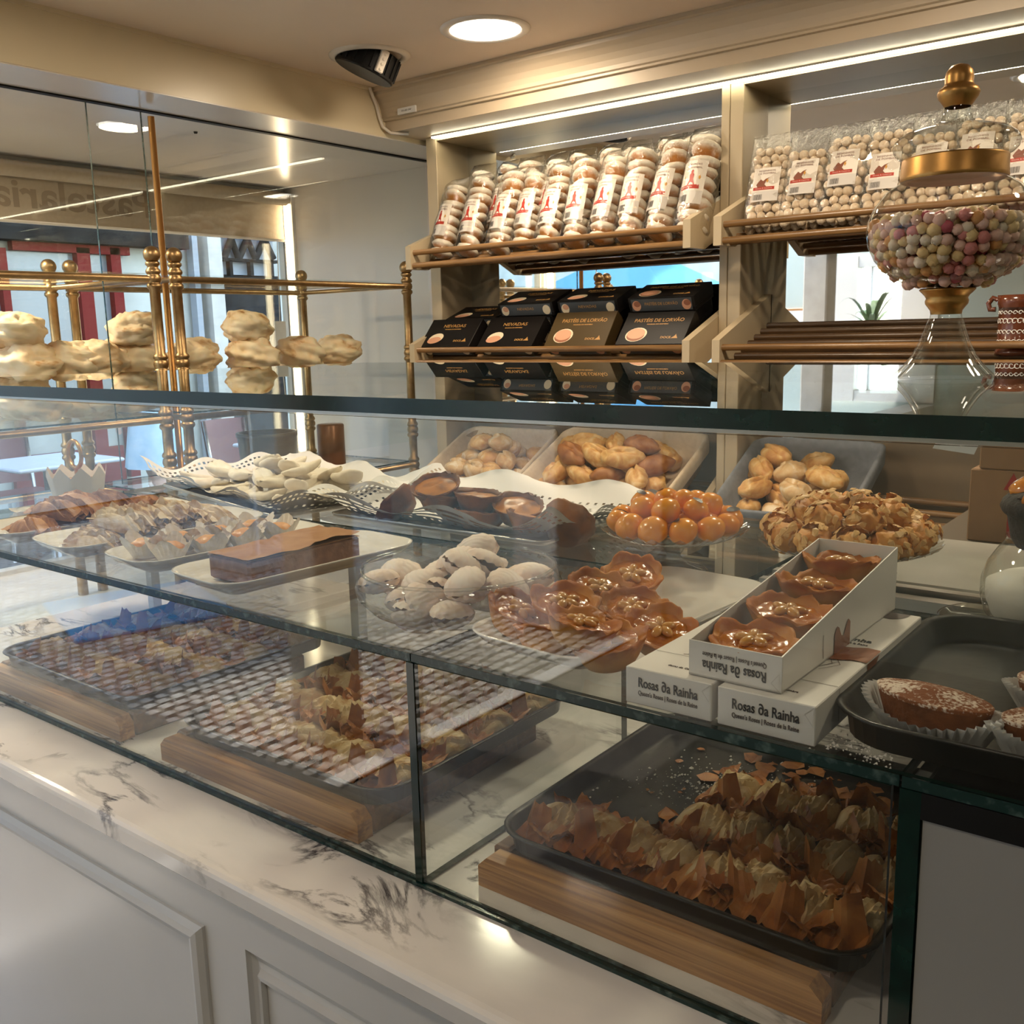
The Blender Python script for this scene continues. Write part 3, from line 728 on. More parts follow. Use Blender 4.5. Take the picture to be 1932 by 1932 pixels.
SL = 0.37                                              # slope of the racks
def rack(xa, xb, z0, label, nslat=7, y0=2.80, y1=3.187, SL=SL, slat='rail'):
    """sloping rack: two side boards, two front rails, dowel slats; z0 is the underside at the front"""
    t = thing('display_rack', label, 'rack', ((xa + xb) / 2, y0, z0))
    w = (xb - xa) / 2; d = y1 - y0
    for s in (-1, 1):
        xo = s * (w - .001); xi = s * (w - .027)
        b = MB(); pts = [(0, 0), (0, .085), (d, .085 + SL * d), (d, SL * d - .02), (.10, 0)]
        vs = [(xo, p[0], p[1]) for p in pts] + [(xi, p[0], p[1]) for p in pts]; n = 5
        b.add(vs, [tuple(range(n)), tuple(range(2 * n - 1, n - 1, -1))] + [(i, n + i, n + (i + 1) % n, (i + 1) % n) for i in range(n)])
        b.build('side_board', M['shelf'], t)
    for y, z in ((.022, .062), (.016, .014)):
        b = MB(); b.tube([(-w + .027, y, z), (w - .027, y, z)], .0105, 0, 10); b.build('front_rail', M['rail'], t)
    for k in range(nslat):
        y = .065 + k * (d - .09) / (nslat - 1)
        b = MB(); b.tube([(-w + .027, y, .012 + SL * (y - .06)), (w - .027, y, .012 + SL * (y - .06))], .011, 0, 8); b.build('slat', M[slat], t)
    return t
rack(X1A, X1B, .240, 'upper sloping rack holding the bags of glazed biscuits')
rack(X2A, X2B, .240, 'upper sloping rack holding the bags of small round biscuits')
rack(X1A, X1B, -.128, 'middle sloping rack holding the black cake boxes')
rack(X2A, X2B, -.128, 'empty middle sloping rack with shaded slats behind the candy jar', 7, slat='rail_shaded')
rack(X1A, X1B, -.735, 'lower sloping rack under the two bread baskets', SL=.55)
rack(X2A, X2B, -.735, 'lower sloping rack under the cloth lined bread basket', SL=.55)
def slat_z(z0, y): return z0 + .012 + SL * (y - 2.80 - .06) + .011      # top of the slats

# ------------------------------------------------------------------ bags of biscuits
def film_mat():
    m = bpy.data.materials.new('clear_film'); m.use_nodes = True; nt = m.node_tree; nt.nodes.clear()
    out = nt.nodes.new('ShaderNodeOutputMaterial'); tr = nt.nodes.new('ShaderNodeBsdfTransparent'); gl = nt.nodes.new('ShaderNodeBsdfGlossy')
    tr.inputs[0].default_value = (.97, .96, .94, 1); gl.inputs['Roughness'].default_value = 0.10
    mx = nt.nodes.new('ShaderNodeMixShader')
    tc = nt.nodes.new('ShaderNodeTexCoord'); n = nt.nodes.new('ShaderNodeTexNoise'); n.inputs['Scale'].default_value = 38; n.inputs['Detail'].default_value = 4; n.inputs['Distortion'].default_value = 1.5
    bp = nt.nodes.new('ShaderNodeBump'); bp.inputs['Strength'].default_value = 0.9; bp.inputs['Distance'].default_value = .006
    nt.links.new(tc.outputs['Object'], n.inputs[0]); nt.links.new(n.outputs[0], bp.inputs['Height'])
    fr = fresnel(nt, 1.62, bp.outputs[0]); nt.links.new(bp.outputs[0], gl.inputs['Normal'])
    mu = nt.nodes.new('ShaderNodeMath'); mu.operation = 'MULTIPLY'; mu.inputs[1].default_value = 1.5; mu.use_clamp = True
    nt.links.new(fr.outputs[0], mu.inputs[0]); nt.links.new(mu.outputs[0], mx.inputs[0])
    nt.links.new(tr.outputs[0], mx.inputs[1]); nt.links.new(gl.outputs[0], mx.inputs[2]); nt.links.new(mx.outputs[0], out.inputs[0])
    return m
M['film'] = film_mat()
M['label_white'] = mat('label_paper', (0.76, 0.70, 0.62), 0.45)
M['label_grey'] = mat('label_grey', (0.58, 0.54, 0.50), 0.5)
M['label_red'] = mat('label_red', (0.40, 0.035, 0.02), 0.45)
M['label_brown'] = mat('label_brown', (0.20, 0.06, 0.03), 0.5)
M['label_gold'] = mat('label_gold', (0.55, 0.27, 0.05), 0.5)
M['biscuit'] = height_mat('glazed_biscuit', (0.50, 0.21, 0.045), (0.72, 0.66, 0.56), -.020, -.003, .45, nscale=38, namp=.5, bump=.6)
M['kiss'] = mat('round_biscuit', (0.64, 0.49, 0.33), 0.6, col2=(0.74, 0.63, 0.48), scale=60, bump=.4)

def biscuit_mesh(seed, r=.050, h=.022):
    b = MB(); off = Vector((seed * 7.3, 1.1, 2.2))
    def f(d):
        return 1 + .16 * fbm(d * 1.0 + off, 2.6, 3)
    b.ball((0, 0, 0), 1.0, 16, 8, sc=(r, r, h), fn=f)
    b.v = [(x, y, z - .010 * math.exp(-((x * x + y * y) / .0004)) * (1 if z > 0 else 0)) for x, y, z in b.v]
    return b.mesh('biscuit', M['biscuit'])
BISC = [biscuit_mesh(i) for i in range(5)]

def sack(w, d, L, seed, sq=3.0, topfade=.25):
    """pillow bag standing along +z: superellipse section, pinched flat at the top, crinkled"""
    b = MB(); off = Vector((seed * 3.7, 0, 0))
    def f(u, v):
        a = 2 * PI * u; c, s = math.cos(a), math.sin(a)
        k = (abs(c) ** sq + abs(s) ** sq) ** (-1 / sq)
        z = L * v
        e = min(1, (v / .05)) ** .5 if v < .05 else 1
        t = max(0, (v - (1 - topfade)) / topfade)
        dd = d * e * (1 - t) ** .8 + .0015; ww = w * (1 + .06 * t) * (.6 + .4 * e)
        n = fbm(Vector((c * 1.2, s * 1.2, v * 6)) + off, 2.0, 3) * .10 * (1 if 0.02 < v else 0)
        return (ww / 2 * k * c * (1 + n * .6), dd / 2 * k * s * (1 + n), z + .006 * t * noise.noise(Vector((c * 3, s, seed))))
    b.grid(f, 30, 26, wrap_u=True)
    return b

def label_parts(parent, lw, lh, z, y, bow, kind):
    """wrapped paper label on the front (-y) of a bag, with its print"""
    def surf(x, zz, dy=0.0): return (x, y + bow * (x / (lw / 2)) ** 2 - dy, z + zz)
    def sheet(x0, x1, z0, z1, dy, m, name, n=8):
        b = MB(); b.grid(lambda u, v: surf(x0 + (x1 - x0) * u, z0 + (z1 - z0) * v, dy), n, 2); return b.build(name, m, lab if name != 'label' else parent)
    lab = None
    lab = sheet(-lw / 2, lw / 2, 0, lh, 0, M['label_white'], 'label', 10)
    sheet(-lw / 2, lw / 2, 0, lh * .30, .0003, M['label_grey'], 'info_strip', 10)
    sheet(-lw * .46, lw * .34, lh * .34, lh * .43, .0006, M['label_red'], 'banner')
    # red figure above the banner: skirt, bodice, head
    b = MB(); x0 = lw * (-.02 if kind == 0 else -.18)
    pts = [(-.013, .42), (.013, .42), (.006, .56), (.007, .66), (.003, .70), (.004, .76), (-.001, .78), (-.005, .74), (-.004, .70), (-.008, .66), (-.006, .55)]
    if kind == 1: pts = [(-.010, .42), (.020, .42), (.012, .50), (.018, .62), (.026, .70), (.014, .66), (.006, .60), (-.002, .66), (-.010, .58), (-.016, .50)]
    b.add([surf(x0 + px, lh * pz, .0008) for px, pz in pts], [tuple(range(len(pts)))]); b.build('figure', M['label_red'] if kind == 0 else M['label_brown'], lab)
    b = MB()
    for cx, cz, r in ((lw * .30, .60, .004), (-lw * .34, .62, .003)) if kind == 0 else ((lw * .05, .60, .004),):
        b.add([surf(cx, lh * cz - r * 2, .0008), surf(cx + r, lh * cz, .0008), surf(cx, lh * cz + r * 2, .0008), surf(cx - r, lh * cz, .0008)], [(0, 1, 2, 3)])
    b.build('ornament', M['label_gold'], lab)
    b = MB(); rb = random.Random(4); x = -lw * .42
    while x < -lw * .08:
        w = rb.choice((.0006, .0011, .0016)); b.add([surf(x, lh * .05, .0008), surf(x + w, lh * .05, .0008), surf(x + w, lh * .21, .0008), surf(x, lh * .21, .0008)], [(0, 1, 2, 3)]); x += w + rb.choice((.0007, .0012))
    b.build('barcode', M['ink'], lab)
    for body, zz, wd, hh in (('CAVACAS' if kind == 0 else 'BEIJINHOS', .90, .62, .0085), ('DE POMBAL', .82, .68, .0085), ('Doces & Caseiros', .385, .62, .0052)):
        key = (kind, body, lw)
        if key not in LTX: LTX[key] = text_mesh('lettering', body, hh, M['label_brown'] if zz > .5 else M['label_white'], lw * wd)
        me = LTX[key].copy(); n = len(me.vertices); co = np.empty(n * 3, np.float32); me.vertices.foreach_get('co', co); co = co.reshape(-1, 3)
        out = np.stack([co[:, 0] + (0 if zz > .5 else -lw * .05), y + bow * ((co[:, 0]) / (lw / 2)) ** 2 - .001, z + lh * zz + co[:, 1]], 1); me.vertices.foreach_set('co', out.ravel()); link('lettering', me, lab)
LTX = {}

def cavaca_bag(seed):
    t = thing('biscuit_bag', 'x', 'bag'); rnd = random.Random(seed)
    zz = .022
    for k in range(9):
        o = link('biscuit', BISC[(k + seed) % 5], t, (rnd.uniform(-.004, .004), rnd.uniform(-.003, .003), zz + .004), (rnd.uniform(-.35, .35), rnd.uniform(-.25, .25), rnd.uniform(0, 6)), rnd.uniform(.93, 1.05))
        zz += .0365
    b = sack(.112, .104, .37, seed, 2.4, .14); b.build('film', M['film'], t)
    label_parts(t, .076, .142, .085, -.0535, .014, 0)
    return t
bags = [cavaca_bag(i) for i in range(3)]
BX = [(828, 468), (880, 464), (937, 460), (985, 456), (1030, 452), (1081, 447), (1131, 443), (1184, 438), (1238, 432), (1300, 425)]
nm = ['first bag of glazed biscuits, against the beige left upright', 'second bag of glazed biscuits from the beige left upright', 'third bag of glazed biscuits from the left upright, label low and creased', 'fourth bag of glazed biscuits from the left upright, half tucked behind its neighbour',
      'fifth bag of glazed biscuits from the left upright', 'sixth bag of glazed biscuits from the left upright', 'fifth bag of glazed biscuits counted from the middle upright', 'fourth bag of glazed biscuits counted from the middle upright', 'third bag of glazed biscuits counted from the middle upright, fully facing label', 'last bag of glazed biscuits, tallest, against the middle upright']
for i, (x, y) in enumerate(BX):
    o = bags[i] if i < 3 else copy_tree(bags[i % 3])
    yy = 2.885 + (.03 if i == 3 else 0); p = P(x, y, 'Y', yy); s = (.90, .92, .93, .90, .92, .95, .96, .98, 1.0, 1.05)[i]
    put(o, (p.x, yy, slat_z(.240, yy) + .005), (-.40, 0, (-.10, .02, -.06, .08, .0, .12, -.05, .05, -.12, .0)[i]), s, nm[i], 'bags of glazed biscuits on the upper rack')
# a second row standing behind, only its tops showing
for i in range(9):
    o = copy_tree(bags[i % 3]); x = -2.48 + i * .114
    put(o, (x, 2.985, slat_z(.240, 2.985) + .006), (-.33, 0, .1 * (-1) ** i), .93, 'bag of glazed biscuits in the rear row of the upper rack', 'rear row of glazed biscuit bags')

def kiss_mesh(seed):
    b = MB(); off = Vector((seed * 4.1, 3, 1)); b.ball((0, 0, 0), .0155, 10, 7, fn=lambda d: 1 + .10 * fbm(d + off, 2.2, 2)); return b.mesh('round_biscuit', M['kiss'])
KISS = [kiss_mesh(i) for i in range(3)]
def kiss_bag(seed, lz):
    t = thing('biscuit_bag', 'x', 'bag'); rnd = random.Random(seed + 50)
    for r in range(10):
        for c in range(4):
            for dlay in ((-1, 1) if r % 2 == 0 else (-1,)):
                if r == 9 and rnd.random() < .35: continue
                link('round_biscuit', rnd.choice(KISS), t, (-.045 + c * .030 + (.006 if r % 2 else -.004) + rnd.uniform(-.003, .003), dlay * .014 + rnd.uniform(-.003, .003), .018 + r * .0285 + rnd.uniform(-.004, .004)), (rnd.uniform(0, 6), rnd.uniform(0, 6), 0), rnd.uniform(.9, 1.1))
    b = sack(.142, .072, .345, seed + 9, 3.6, .28); b.build('film', M['film'], t)
    label_parts(t, .088, .118, lz, -.0375, .003, 1)
    return t
kb = [kiss_bag(0, .088), kiss_bag(1, .10), kiss_bag(2, .115)]
KX = [(1440, 412), (1508, 408), (1582, 404), (1662, 398), (1745, 393), (1832, 386), (1925, 380)]
kn = ['bag of small round biscuits against the middle upright', 'second bag of small round biscuits from the middle upright', 'third bag of small round biscuits from the middle upright', 'fourth bag of small round biscuits, label high, beside the candy jar lid', 'bag of small round biscuits behind the candy jar lid, left of its knob', 'bag of small round biscuits behind the candy jar lid, right of its knob', 'bag of small round biscuits at the picture edge past the candy jar lid']
for i, (x, y) in enumerate(KX):
    o = kb[i] if i < 3 else copy_tree(kb[i % 3]); yy = 2.89; p = P(x, y, 'Y', yy)
    put(o, (p.x, yy, slat_z(.240, yy) + .004), (-.36, 0, (.10, .02, .0, .04, 0, .03, .0)[i]), .92, kn[i], 'bags of small round biscuits on the upper rack')

# ------------------------------------------------------------------ black cake boxes
M['box_black'] = mat('black_card', (0.008, 0.0065, 0.006), 0.42, spec=.22)
M['box_olive'] = mat('dark_bronze_card', (0.06, 0.038, 0.013), 0.4, spec=.3)
M['print_gold'] = mat('gold_print', (0.42, 0.22, 0.06), 0.5)
M['print_white'] = mat('print_meringue', (0.72, 0.60, 0.42), 0.5)
M['print_pink'] = mat('print_pink', (0.60, 0.30, 0.18), 0.5)
M['print_brown'] = mat('print_brown', (0.28, 0.10, 0.05), 0.5)
M['print_grey'] = mat('print_grey', (0.055, 0.06, 0.065), 0.4)
def disc(b, cx, cy, rx, ry, z, mi, n=20, rot=0.0, M_=None, arc=(0, 1)):
    vs = []
    for k in range(n):
        q = 2 * PI * (arc[0] + (arc[1] - arc[0]) * k / (n if arc == (0, 1) else n - 1)); x, y = rx * math.cos(q), ry * math.sin(q)
        vs.append((cx + x * math.cos(rot) - y * math.sin(rot), cy + x * math.sin(rot) + y * math.cos(rot), z))
    b.add(vs, [tuple(range(n))], mi, False, M_)
def cake_box(kind, w=.215, d=.150, h=.052, olive=False):
    """flat box: local x across, y up the slope, z out of the lid; kind 0 meringue print, 1 cake print"""
    t = thing('cake_box', 'x', 'box'); base = M['box_olive'] if olive else M['box_black']
    b = MB(); b.box((-w / 2, 0, 0), (w / 2, d, h - .012), bev=.0015); b.build('base', base, t)
    b = MB(); b.box((-w / 2 - .0012, -.0012, .014), (w / 2 + .0012, d + .0012, h), bev=.0015); lid = b.build('lid', base, t)
    z = h + .0004
    b = MB(); cx, cy = -w * .24, d * .30
    if kind == 0:
        disc(b, cx, cy, .036, .024, z, 0, rot=.25); disc(b, cx - .004, cy - .010, .033, .016, z + .0003, 1, rot=.15)
        b.build('print', [M['print_white'], M['print_pink']], lid)
    else:
        disc(b, cx, cy, .040, .030, z, 0, rot=.1); disc(b, cx - .001, cy - .004, .034, .024, z + .0003, 2); disc(b, cx - .001, cy + .004, .034, .023, z + .0006, 1)
        b.build('print', [M['print_white'], M['print_pink'], M['print_brown']], lid)
    name = 'NEVADAS' if kind == 0 else 'PASTÉIS DE LORVÃO'
    for body, wd, x, y, hh in ((name, w * (.44 if kind == 0 else .74), w * .02, d * .74, .020), ('POUSADA DO MOSTEIRO', w * .32, w * .02, d * .62, .005), ('DOCE', w * .15, w * .22, d * .20, .012)):
        key = ('bx', body, w)
        if key not in LTX: LTX[key] = text_mesh('lettering', body, hh, M['print_gold'], wd, bold=.0003)
        link('lettering', LTX[key], lid, (x, y, z))
    b = MB(); b.add([(w * .30, d * .17, z), (w * .40, d * .17, z), (w * .37, d * .26, z), (w * .36, d * .30, z), (w * .345, d * .24, z)], [(0, 1, 2, 3, 4)]); b.build('emblem', M['print_gold'], lid)
    # front strip with its own print
    R = Matrix.Translation((0, -.0017, h / 2)) @ Matrix.Rotation(PI / 2, 4, 'X')
    b = MB(); b.add([(-w * .46, -h * .40, 0), (w * .46, -h * .40, 0), (w * .46, h * .40, 0), (-w * .46, h * .40, 0)], [(0, 1, 2, 3)], 0, False, R)
    for s in (-1, 1):
        disc(b, s * w * .38, -.002, .017, .018, .0004, 1, M_=R); disc(b, s * w * .38 + .003, .004, .013, .010, .0007, 2 if (kind or s < 0) else 1, M_=R)
    b.build('front_strip', [M['print_grey'], M['print_white'] if kind == 0 else M['print_pink'], M['print_pink'] if kind == 0 else M['print_brown']], lid)
    key = ('bf', name)
    if key not in LTX: LTX[key] = text_mesh('lettering', name, .014, M['print_gold'], w * (.30 if kind == 0 else .50))
    link('lettering', LTX[key], lid, (0, -.0022, h / 2 + .003), (PI / 2, 0, 0))
    return t
TH = math.atan(SL)
def seat_box(o, px, y, z, tilt, label):
    """stand a box with its lower front edge at depth y and height z under photo column px"""
    p = P(px, 640, 'Y', y)
    return put(o, (p.x, y, z), (tilt, 0, 0), None, label, 'black cake boxes on the middle rack')
N0, P0, PO = cake_box(0, .25, .138), cake_box(1, .25, .138), cake_box(1, .25, .145, olive=True)
ST = .84
seat_box(N0, 848, 2.879, -.088, ST, 'front black cake box with meringue picture, against the beige left upright')
seat_box(copy_tree(N0), 962, 2.879, -.088, ST, 'front black cake box with meringue picture, second along the rail')
seat_box(PO, 1094, 2.875, -.088, ST + .08, 'bronze brown cake box standing out among the black boxes')
seat_box(P0, 1233, 2.879, -.088, ST, 'front black cake box with round cake picture, beside the middle upright')
def stack(px, n, kind, labels):
    for k in range(n):
        dy, dz = math.sin(TH) * .0525 * k, math.cos(TH) * .0525 * k
        o = copy_tree(N0 if kind == 0 else P0)
        seat_box(o, px, 3.012 - dy, -.047 + dz, TH, labels[k])
stack(893, 2, 0, ['black cake box at the bottom of the low stack behind the first meringue box', 'black cake box topping the low stack behind the first meringue box'])
stack(996, 3, 0, ['lowest black cake box of the stack behind the second meringue box', 'middle black cake box of the stack behind the second meringue box', 'raised black cake box topping the stack behind the second meringue box'])
stack(1112, 3, 0, ['lowest black cake box of the stack behind the bronze brown box', 'middle black cake box of the stack behind the bronze brown box', 'raised black cake box topping the stack behind the bronze brown box'])
stack(1250, 3, 1, ['lowest black cake box of the stack beside the middle upright', 'middle black cake box of the stack beside the middle upright', 'raised black cake box topping the stack beside the middle upright'])
# ================================================================== display counter: cabinet, marble, glass case
ZB, ZS, ZT, YG = -.594, -.329, -.063, .70
CX0, CX1, XJ, XR2 = -2.05, .62, -.683, -.188
ctr = thing('counter', 'long white panelled shop counter under the marble slab', 'counter', (0, .60, ZF))
b = MB(); b.box((CX0, 0.012, 0), (CX1, .95, ZB - .032 - ZF)); b.build('body', M['front'], ctr)
def bead(name, pts, r, m, parent, closed=False):
    b = MB(); b.tube(pts, r, 0, 10); return b.build(name, m, parent)
# face frame on the front with two panel fields: the first proud with a rounded moulding, the second sunk
zt = ZB - .032 - ZF
b = MB(); f0 = .012
PL, PR = -.945, -.868                              # inner edge of the first panel, outer edge of the second
top = -.690 - ZF
b.box((PL + .0, 0, 0), (PR, f0, zt)); b.box((CX0, 0, top), (PL, f0, zt)); b.box((PR, 0, top), (CX1, f0, zt)); b.build('face_frame', M['front'], ctr)
b = MB(); b.box((CX0, .006, 0), (PL, .012, top)); b.build('panel', M['front'], ctr)
b = MB()
prof = [(0, .0), (.0, -.004), (.006, -.010), (.014, -.012), (.022, -.009), (.028, -.002), (.028, .006)]
n = len(prof)
vs = [(CX0, q[1], top - q[0]) for q in prof] + [(PL - q[0], q[1], top - q[0]) for q in prof] + [(PL - q[0], q[1], 0) for q in prof]
b.add(vs, [(k * n + i, k * n + i + 1, (k + 1) * n + i + 1, (k + 1) * n + i) for k in range(2) for i in range(n - 1)], 0, False); b.build('panel_moulding', M['front'], ctr)
b = MB(); b.box((PR + .022, .010, 0), (CX1, .0125, top - .03)); b.build('panel', M['front'], ctr)
b = MB()
prof = [(0, .0), (.004, .006), (.016, .010), (.024, .009), (.028, .002), (.034, .003), (.036, .010)]
vs = [(CX1, q[1], top - q[0]) for q in prof] + [(PR + q[0] * .6, q[1], top - q[0]) for q in prof] + [(PR + q[0] * .6, q[1], 0) for q in prof]
b.add(vs, [(k * n + i, k * n + i + 1, (k + 1) * n + i + 1, (k + 1) * n + i) for k in range(2) for i in range(n - 1)], 0, False); b.build('panel_moulding', M['front'], ctr)

# marble slab with eased front edge
prof = [(.589, -.032), (.586, -.030), (.583, -.026), (.583, -.008), (.585, -.004), (.589, -.001), (.594, 0), (1.56, 0), (1.56, -.032)]
b = MB(); n = len(prof)
vs = [(CX0 - .03, q[0], ZB + q[1]) for q in prof] + [(CX1, q[0], ZB + q[1]) for q in prof]
b.add(vs, [(i, n + i, n + (i + 1) % n, (i + 1) % n) for i in range(n)] + [tuple(range(n)), tuple(range(2 * n - 1, n - 1, -1))])
o = b.build('marble_slab', M['marble'], loc=(0, 0, H)); tag(o, 'white marble counter slab with dark purple veins under the glass case', 'worktop')

# glass case
case = thing('glass_case', 'frameless glass display case with a thick glass top on the marble slab', 'display case', (0, YG, ZB))
def glass(name, a, c, faces, m, edge='edge'):
    """slab of glass; faces = axis index of its two large faces, the rest are the green cut edges"""
    b = MB(); b.box((a[0], a[1] - YG, a[2] - ZB), (c[0], c[1] - YG, c[2] - ZB))
    pair = {0: (3, 5), 1: (2, 4), 2: (0, 1)}[faces]
    for k in range(6):
        if k not in pair: b.m[-6 + k] = 1
    return b.build(name, [m, M[edge]], case)
# top: its far left corner is cut back
b = MB(); ply = [(-1.96, YG - .002), (CX1, YG - .002), (CX1, 1.60), (-1.63, 1.57)]
b.prism([(p[0], p[1] - YG) for p in ply], ZT - .016 - ZB, ZT - ZB)
b.m = [0, 0] + [1] * 4; b.build('glass_top', [M['pane_top'], M['edge']], case)
b = MB(); b.box((-1.94, .001, ZT - .0195 - ZB), (CX1, .007, ZT - .0162 - ZB)); b.build('edge_glint', M['steel'], case)  # bright strip standing in for the reflections along the polished lower edge
for x0, x1 in ((CX0 + .06, XJ - .0008), (XJ + .0008, XR2)):
    glass('glass_shelf', (x0, YG + .001, ZS - .009), (x1, 1.137, ZS), 2, M['pane_front'], 'edge_worn')
    glass('front_pane', (x0, YG, ZB + .002), (x1 - .005, YG + .006, ZS - .0095), 1, M['pane_front'])
glass('front_pane', (CX0 + .06, YG, ZS + .001), (CX1, YG + .006, ZT - .0205), 1, M['pane_front'])
glass('glass_shelf', (XR2 + .002, YG + .001, ZS - .009), (CX1, 1.137, ZS), 2, M['pane_front'], 'edge_worn')
glass('divider_pane', (XJ - .0045, YG + .007, ZB + .002), (XJ + .0045, 1.13, ZS - .0095), 0, M['pane_front'])
glass('divider_edge', (XJ - .0050, YG - .001, ZB + .001), (XJ + .0050, YG + .0065, ZS - .0095), 0, M['edge'])
b = MB(); b.box((XR2 + .001, 0, .002), (XR2 + .0165, .012, ZS - .0095 - ZB)); b.build('end_post', M['edge'], case)
b = MB(); b.box((XR2 + .004, .0125, .002), (XR2 + .014, .43, ZS - .0095 - ZB)); b.build('end_panel', M['grey'], case)
b = MB(); b.box((XR2 + .018, .002, .0), (CX1, .012, ZS - .030 - ZB)); b.build('grey_panel', M['grey'], case)
b = MB(); b.box((XR2 + .0165, .0, ZS - .030 - ZB), (CX1, .43, ZS - .0095 - ZB)); b.build('black_rail', M['black'], case)
b = MB(); b.box((CX0 + .06, -.003, 0), (XR2, .0, .004)); b.box((CX0 + .06, .0061, 0), (XR2, .009, .004)); b.build('silicone_bead', M['edge_worn'], case)
# rear ledge behind the shelf: white with a steel sliding track at the right, glass to the left
glass('rear_shelf', (CX0 + .06, 1.145, ZS - .009), (-.52, 1.56, ZS), 2, M['pane_front'])
b = MB(); b.box((-.515, 1.262 - YG, ZS - .03 - ZB), (CX1, 1.56 - YG, ZS - ZB), bev=.004); b.build('rear_ledge', M['ledge'], case)
b = MB(); b.box((-.515, 1.20 - YG, ZS - .035 - ZB), (CX1, 1.215 - YG, ZS - .004 - ZB)); b.box((-.515, 1.225 - YG, ZS - .035 - ZB), (CX1, 1.236 - YG, ZS - .008 - ZB)); b.box((-.515, 1.245 - YG, ZS - .035 - ZB), (CX1, 1.261 - YG, ZS - .002 - ZB)); b.build('sliding_track', M['steel'], case)
b = MB()
for x in (-1.9, -1.25, -.6, .0): b.box((x - .01, 1.146 - YG, .0), (x + .01, 1.166 - YG, ZS - .0095 - ZB))
b.build('bracket', M['steel'], case)
# white price tag hanging under the glass top
b = MB(); v0 = Vector((-.186, .745, -.080)); b.add([(-.183, .745, -.0795), (-.155, .745, -.0795), (-.160, .742, -.094), (-.188, .742, -.091), (-.183, .7455, -.0795), (-.155, .7455, -.0795), (-.160, .7425, -.094), (-.188, .7425, -.091)], [(0, 3, 2, 1), (4, 5, 6, 7), (0, 1, 5, 4), (1, 2, 6, 5), (2, 3, 7, 6), (3, 0, 4, 7)])
o = b.build('price_tag', M['paper'], loc=(0, 0, H)); tag(o, 'blank white paper tag hanging under the glass top near the candy jar', 'tag')

# back cabinet behind the case, with the cartons on it
M['cab_dark'] = mat('dark_cabinet', (0.10, 0.075, 0.05), 0.5)
o = MB().box((-.42, 1.62, ZF), (.62, 2.0, -.345), bev=.004).build('back_cabinet', M['cab_dark'], loc=(0, 0, H)); tag(o, 'low dark cabinet behind the case carrying the cardboard boxes', 'cabinet')
def carton(x0, y0, z0, w, d, h, label, arrow):
    t = thing('cardboard_box', label, 'box', (x0, y0, z0))
    b = MB(); b.box((0, 0, 0), (w, d, h), bev=.002); b.build('body', M['cardboard'], t)
    b = MB(); b.box((w * .5 - .003, -.0003, h - .0), (w * .5 + .003, d, h + .0004)); b.build('tape', M['label_grey'], t)
    if arrow:
        b = MB(); x = .062; b.add([(x - .005, -.0006, .01), (x + .005, -.0006, .01), (x + .005, -.0006, .085), (x + .013, -.0006, .085), (x, -.0006, .112), (x - .013, -.0006, .085), (x - .005, -.0006, .085)], [tuple(range(7))]); b.build('arrow', M['red'], t)
        b = MB(); b.box((.086, -.0006, .01), (.14, 0, .085)); b.build('sticker', M['paper'], t)
carton(-.357, 1.64, -.345, .34, .26, .115, 'lower cardboard box with a red arrow behind the sugar jar', True)
carton(-.345, 1.64, -.229, .34, .24, .118, 'plain upper cardboard box stacked behind the sugar jar', False)
# ================================================================== trays, plates and bowls
def rrect(w, d, r, n=6):
    out = []
    for cx, cy, a0 in ((w / 2 - r, d / 2 - r, 0), (-w / 2 + r, d / 2 - r, 90), (-w / 2 + r, -d / 2 + r, 180), (w / 2 - r, -d / 2 + r, 270)):
        for k in range(n + 1):
            a = math.radians(a0 + 90 * k / n); out.append((cx + r * math.cos(a), cy + r * math.sin(a)))
    return out

def dish(w, d, r, prof, n=6):
    """rounded rectangular dish: prof = [(inset, z)] swept round the outline, closed at both ends"""
    b = MB(); rings = []; vs = []
    for ins, z in prof:
        pts = rrect(w - 2 * ins, d - 2 * ins, max(r - ins, .003), n); rings.append(len(pts)); vs += [(x, y, z) for x, y in pts]
    m = rings[0]; fs = []
    for k in range(len(prof) - 1):
        for i in range(m):
            j = (i + 1) % m; fs.append((k * m + i, k * m + j, (k + 1) * m + j, (k + 1) * m + i))
    b.add(vs, fs, 0, True)
    b.add(vs[:m], [tuple(range(m - 1, -1, -1))]); b.add(vs[-m:], [tuple(range(m))])
    return b
PLATE = [(.030, .0), (.028, .004), (.012, .010), (.002, .020), (.0, .0225), (.003, .0228), (.014, .013), (.030, .0075), (.05, .007)]
def plate(w, d, loc, rz, label):
    t = dish(w, d, .045, PLATE).build('plate', M['porcelain'], loc=up(loc), rot=(0, 0, rz)); return tag(t, label, 'plate')
TRAY = [(.012, 0), (.004, .002), (.001, .022), (-.006, .024), (-.007, .0255), (-.005, .027), (.002, .0245), (.008, .006), (.016, .0035), (.03, .003)]
def tray(w, d, loc, label, r=.04):
    t = dish(w, d, r, TRAY).build('baking_tray', M['tray'], loc=up(loc)); return tag(t, label, 'tray')

